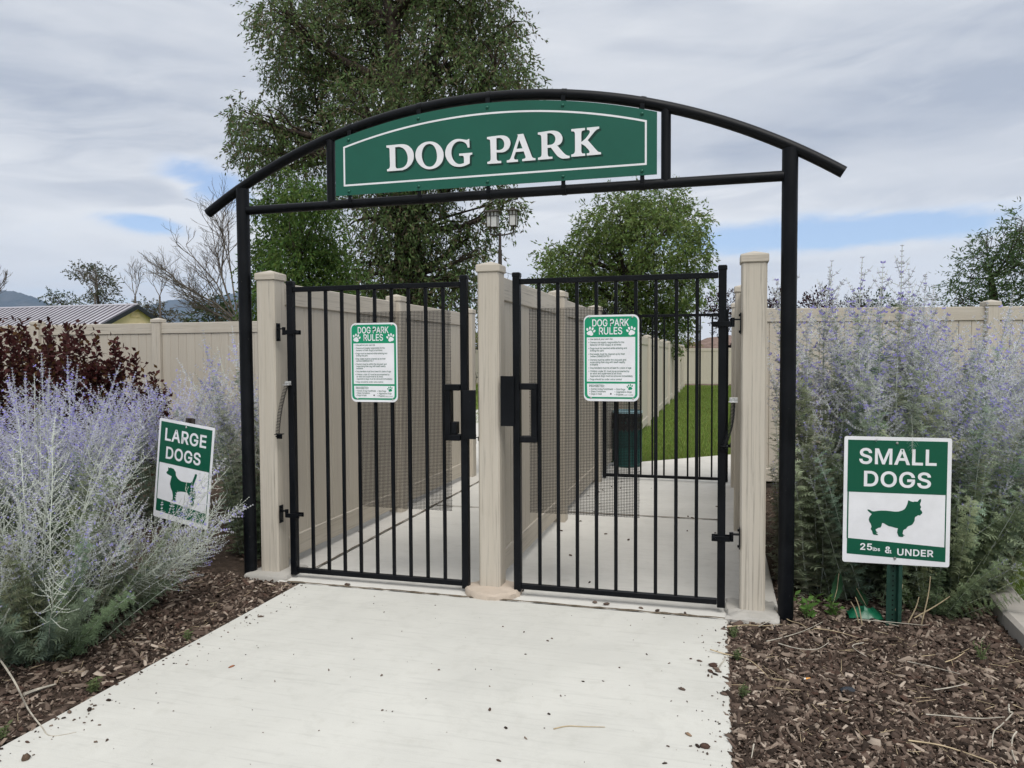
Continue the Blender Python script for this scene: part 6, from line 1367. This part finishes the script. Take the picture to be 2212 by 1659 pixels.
# broken stalks and straws
def smoothed(pts, k=5):
    pts = [Vector(p) for p in pts]
    if len(pts) < 3: return pts
    out = []
    for i in range(len(pts) - 1):
        a, b, c, d = pts[max(i - 1, 0)], pts[i], pts[i + 1], pts[min(i + 2, len(pts) - 1)]
        for j in range(k):
            t = j / k; out.append(.5 * ((2 * b) + (c - a) * t + (2 * a - 5 * b + 4 * c - d) * t * t + (3 * b - a - 3 * c + d) * t ** 3))
    return out + [pts[-1]]
def stalk(label, pts, r_, mat, group='dry stalks on the bark', name='dry_stalk'):
    pts = smoothed(pts)
    o = obj(name, MB().tube(pts, [r_ * (1 - .5 * i / (len(pts) - 1)) for i in range(len(pts))], 5), M[mat], None, 60); tag(o, label, 'stalk', group)
def S2(px, py): return ((px / 1.5845 + 2700) * .54, (py / 1.5845 + 2300) * .54)
ST = [('grey stalk lying along the footing foot at the right arch leg', [(330,342),(450,336),(560,332),(680,318)]), ('forked pale stalk pointing from the bark towards the arch leg', [(530,345),(640,285),(665,270)]), ('long bleached stalk slanting below the arch leg foot', [(580,440),(700,400),(830,355),(965,300)]), ('thin stalk crossing the bleached slanting one', [(640,240),(720,290),(790,320),(835,352)]),
      ('bleached stalk bent like an elbow in the middle of the bark', [(655,440),(780,475),(900,490),(975,442)]), ('curly grey stem left of the dark stone', [(1195,435),(1130,460),(1140,490),(1215,525)]), ('pale stalk below the bent sage tuft', [(880,348),(1010,375),(1160,410)]), ('long straw across the bark under the sign post', [(1145,298),(1330,312),(1580,325)]),
      ('tan stalk rising beside the sign post foot', [(1180,275),(1260,290),(1420,330)]), ('pale straw pointing right in the middle right of the bark', [(1710,570),(1775,535),(1835,503)]), ('pale straw lying level by the right bark edge', [(1640,738),(1740,722),(1840,712)]), ('long thin straw crossing the middle bark', [(1455,550),(1600,590),(1810,650)]), ('long sun bleached straw near the bottom of the bark', [(1480,1060),(1700,1110),(1960,1190),(2040,1215)]),
      ('thick pale root curving at the right bark edge', [(2115,830),(2120,890),(2140,885),(2070,960),(2020,1020),(2012,1110)]), ('white curved root lowest at the right edge', [(2165,1020),(2140,1050),(2135,1110),(2150,1180),(2165,1222)]), ('straw reaching onto the path from the bark', [(222,490),(330,510),(420,530),(500,580),(590,660)]), ('small hooked straw at the path edge', [(275,600),(300,560),(330,538),(360,540)]), ('level straw in the lower right of the bark', [(1590,890),(1750,910),(1930,935),(2090,915)]), ('short cream straw in the right half of the bark', [(1540,525),(1650,525)]), ('yellow bent straw left of the cigarette end', [(710,612),(750,640)]), ('short straw by the lower path edge', [(500,1100),(485,1180)]), ('slender straw at the far right of the bark', [(2130,840),(2210,860)])]
for i, (lab, pts) in enumerate(ST):
    q = [gnd(*S2(*p)) for p in pts]; stalk(lab, [Vector((v.x, v.y, .010 + .006 * math.sin(j * 1.7 + i))) for j, v in enumerate(q)], rnd.uniform(.0022, .0036), 'strawgrey' if i % 3 else 'straw')
g = np.random.default_rng(8); n = 260
x = np.concatenate([g.uniform(.10, 1.42, 200), g.uniform(-3.4, -2.56, 60)]); y = np.concatenate([g.uniform(2.3, 4.4, 200), g.uniform(2.0, 4.1, 60)]); a = g.uniform(0, 6.28, n); L = g.uniform(.02, .11, n)
P0 = np.column_stack([x, y, g.uniform(-.008, .004, n)]); P1 = P0 + np.column_stack([np.cos(a) * L, np.sin(a) * L, g.normal(0, .006, n)])
v, f = tubes_np(P0, P1, np.full(n, .0014), np.full(n, .0009), 4); o = mesh_np('straw_litter', v, [f], M['straw']); o['kind'] = 'stuff'
q = [gnd(u, v) for u, v in ((1196, 1576), (1225, 1570), (1262, 1571), (1307, 1572))]
stalk('long tan straw lying by itself on the front path', [Vector((v.x, v.y, .003)) for v in q], .0026, 'straw')
# cut dry stubble at the sign post foot
for i, (u0, v0, u1, v1) in enumerate(((1855, 1345, 1838, 1300), (1862, 1350, 1848, 1290), (1925, 1340, 1950, 1262), (1962, 1345, 1985, 1290), (1975, 1335, 2052, 1288), (1990, 1350, 2010, 1245))):
    p = gnd(u0, v0); stalk('cut dry sage stub by the green sign post, %s counted from the arch leg' % ('first' if i == 0 else ordn(i)), [p, p.lerp(at(u1, v1, p.y - .02), .6) + Vector((.006, 0, 0)), at(u1, v1, p.y - .02)], .0042, 'straw', 'cut sage stubs')
p0 = gnd(45, 1520)
stalk('grey stick with a broken end in the bark at the lower left', [gnd(52, 1500), gnd(85, 1488), gnd(120, 1478)], .009, 'strawgrey')
stalk('long thin grey vine curling over the bark at the lower left edge', [at(-5, 1418, 2.6), at(30, 1470, 2.35), gnd(60, 1530), gnd(90, 1570), gnd(110, 1590), gnd(165, 1582)], .004, 'strawgrey')
# cigarette end, crumpled green bag, dark stone
p = gnd(*S2(828, 675)); d = Vector((1, .35, 0)).normalized()
t = thing('cigarette_butt', 'orange cigarette end lying on the bark mulch', 'cigarette end', (p.x, p.y, 0))
obj('filter', MB().tube([Vector((p.x, p.y, .012)), Vector((p.x, p.y, .012)) + d * .020], .0042, 10), M['butt'], t)
obj('paper', MB().tube([Vector((p.x, p.y, .012)) - d * .007, Vector((p.x, p.y, .012)) - d * .0003], .0041, 10), M['buttw'], t)
p = gnd(1868, 1332); r = random.Random(4); mb = MB(); V = []; nx, ny = 12, 9
for j in range(ny):
    for i in range(nx):
        a, b_ = i / (nx - 1) - .5, j / (ny - 1) - .5; V.append((p.x + a * .17, p.y + b_ * .12, .004 + .05 * max(0, math.cos(a * 3)) * max(0, math.cos(b_ * 3.1)) * r.uniform(.5, 1.2) + r.uniform(0, .012)))
mb.add(V, [(j * nx + i, j * nx + i + 1, (j + 1) * nx + i + 1, (j + 1) * nx + i) for j in range(ny - 1) for i in range(nx - 1)])
tag(obj('plastic_bag', mb, M['bagfilm'], None, 50), 'crumpled green plastic bag on the bark behind the small dogs sign post', 'bag')
p = gnd(*S2(1095, 735)); mb = MB(); mb.lathe([(.001, .018), (.022, .014), (.034, .004), (.033, -.02)], (0, 0, 0), 7); mb.move(Matrix.Translation((p.x, p.y, 0)) @ Matrix.Rotation(.3, 4, 'Z') @ Matrix.Diagonal((1, .6, 1, 1)))
tag(obj('stone', mb, M['dark_trim'], None, None), 'flat dark slate stone half sunk in the bark mulch', 'stone')
# grass
def turf(name, poly, n, seed, h, w, near=1.0, z=-.03):
    g = np.random.default_rng(seed); P_ = np.array(poly); lo, hi = P_.min(0), P_.max(0)
    x = g.uniform(lo[0], hi[0], n * 3); y = lo[1] + (hi[1] - lo[1]) * g.random(n * 3) ** near; k = inside(x, y, poly); x, y = x[k][:n], y[k][:n]; n = len(x)
    a = g.uniform(0, 6.28, n); le = g.normal(0, .35, (n, 2)); hh = h * g.uniform(.6, 1.25, n); sc = 1 + (y - lo[1]) * .03
    B = np.column_stack([x, y, np.full(n, z)]); s = np.column_stack([np.cos(a), np.sin(a), np.zeros(n)]) * (w * sc / 2)[:, None]; T = B + np.column_stack([le[:, 0] * hh, le[:, 1] * hh, hh])
    V = np.stack([B - s, B + s, T], 1).reshape(-1, 3); tone = np.array([[.15, .215, .046]]) * g.uniform(.65, 1.35, (n, 1)) * g.uniform(.85, 1.15, (n, 3)); dry = g.random(n) < .06; tone[dry] = (.20, .18, .07)
    o = mesh_np(name, V, [np.arange(n * 3).reshape(-1, 3)], M['blade'], np.repeat(tone, 3, 0)); o['kind'] = 'stuff'; return o
turf('lawn_grass', [(-1.42, 10.0), (-1.02, 10.13), (-.45, 10.62), (.12, 11.15), (.6, 11.6), (1.4, 36), (-1.5, 36)], 70000, 1, .055, .008, 1.9)
turf('lawn_grass', [(-6.2, 16), (-3.6, 14), (-8.5, 36), (-15, 36)], 20000, 3, .06, .014, 1.3)
turf('lawn_grass', [(1.60, 3.4), (3.2, 3.4), (3.2, 6.9), (2.5, 6.8), (2.15, 6.5), (1.92, 6.1), (1.75, 5.5), (1.64, 4.9)], 26000, 2, .07, .005, 1.0, -.012)
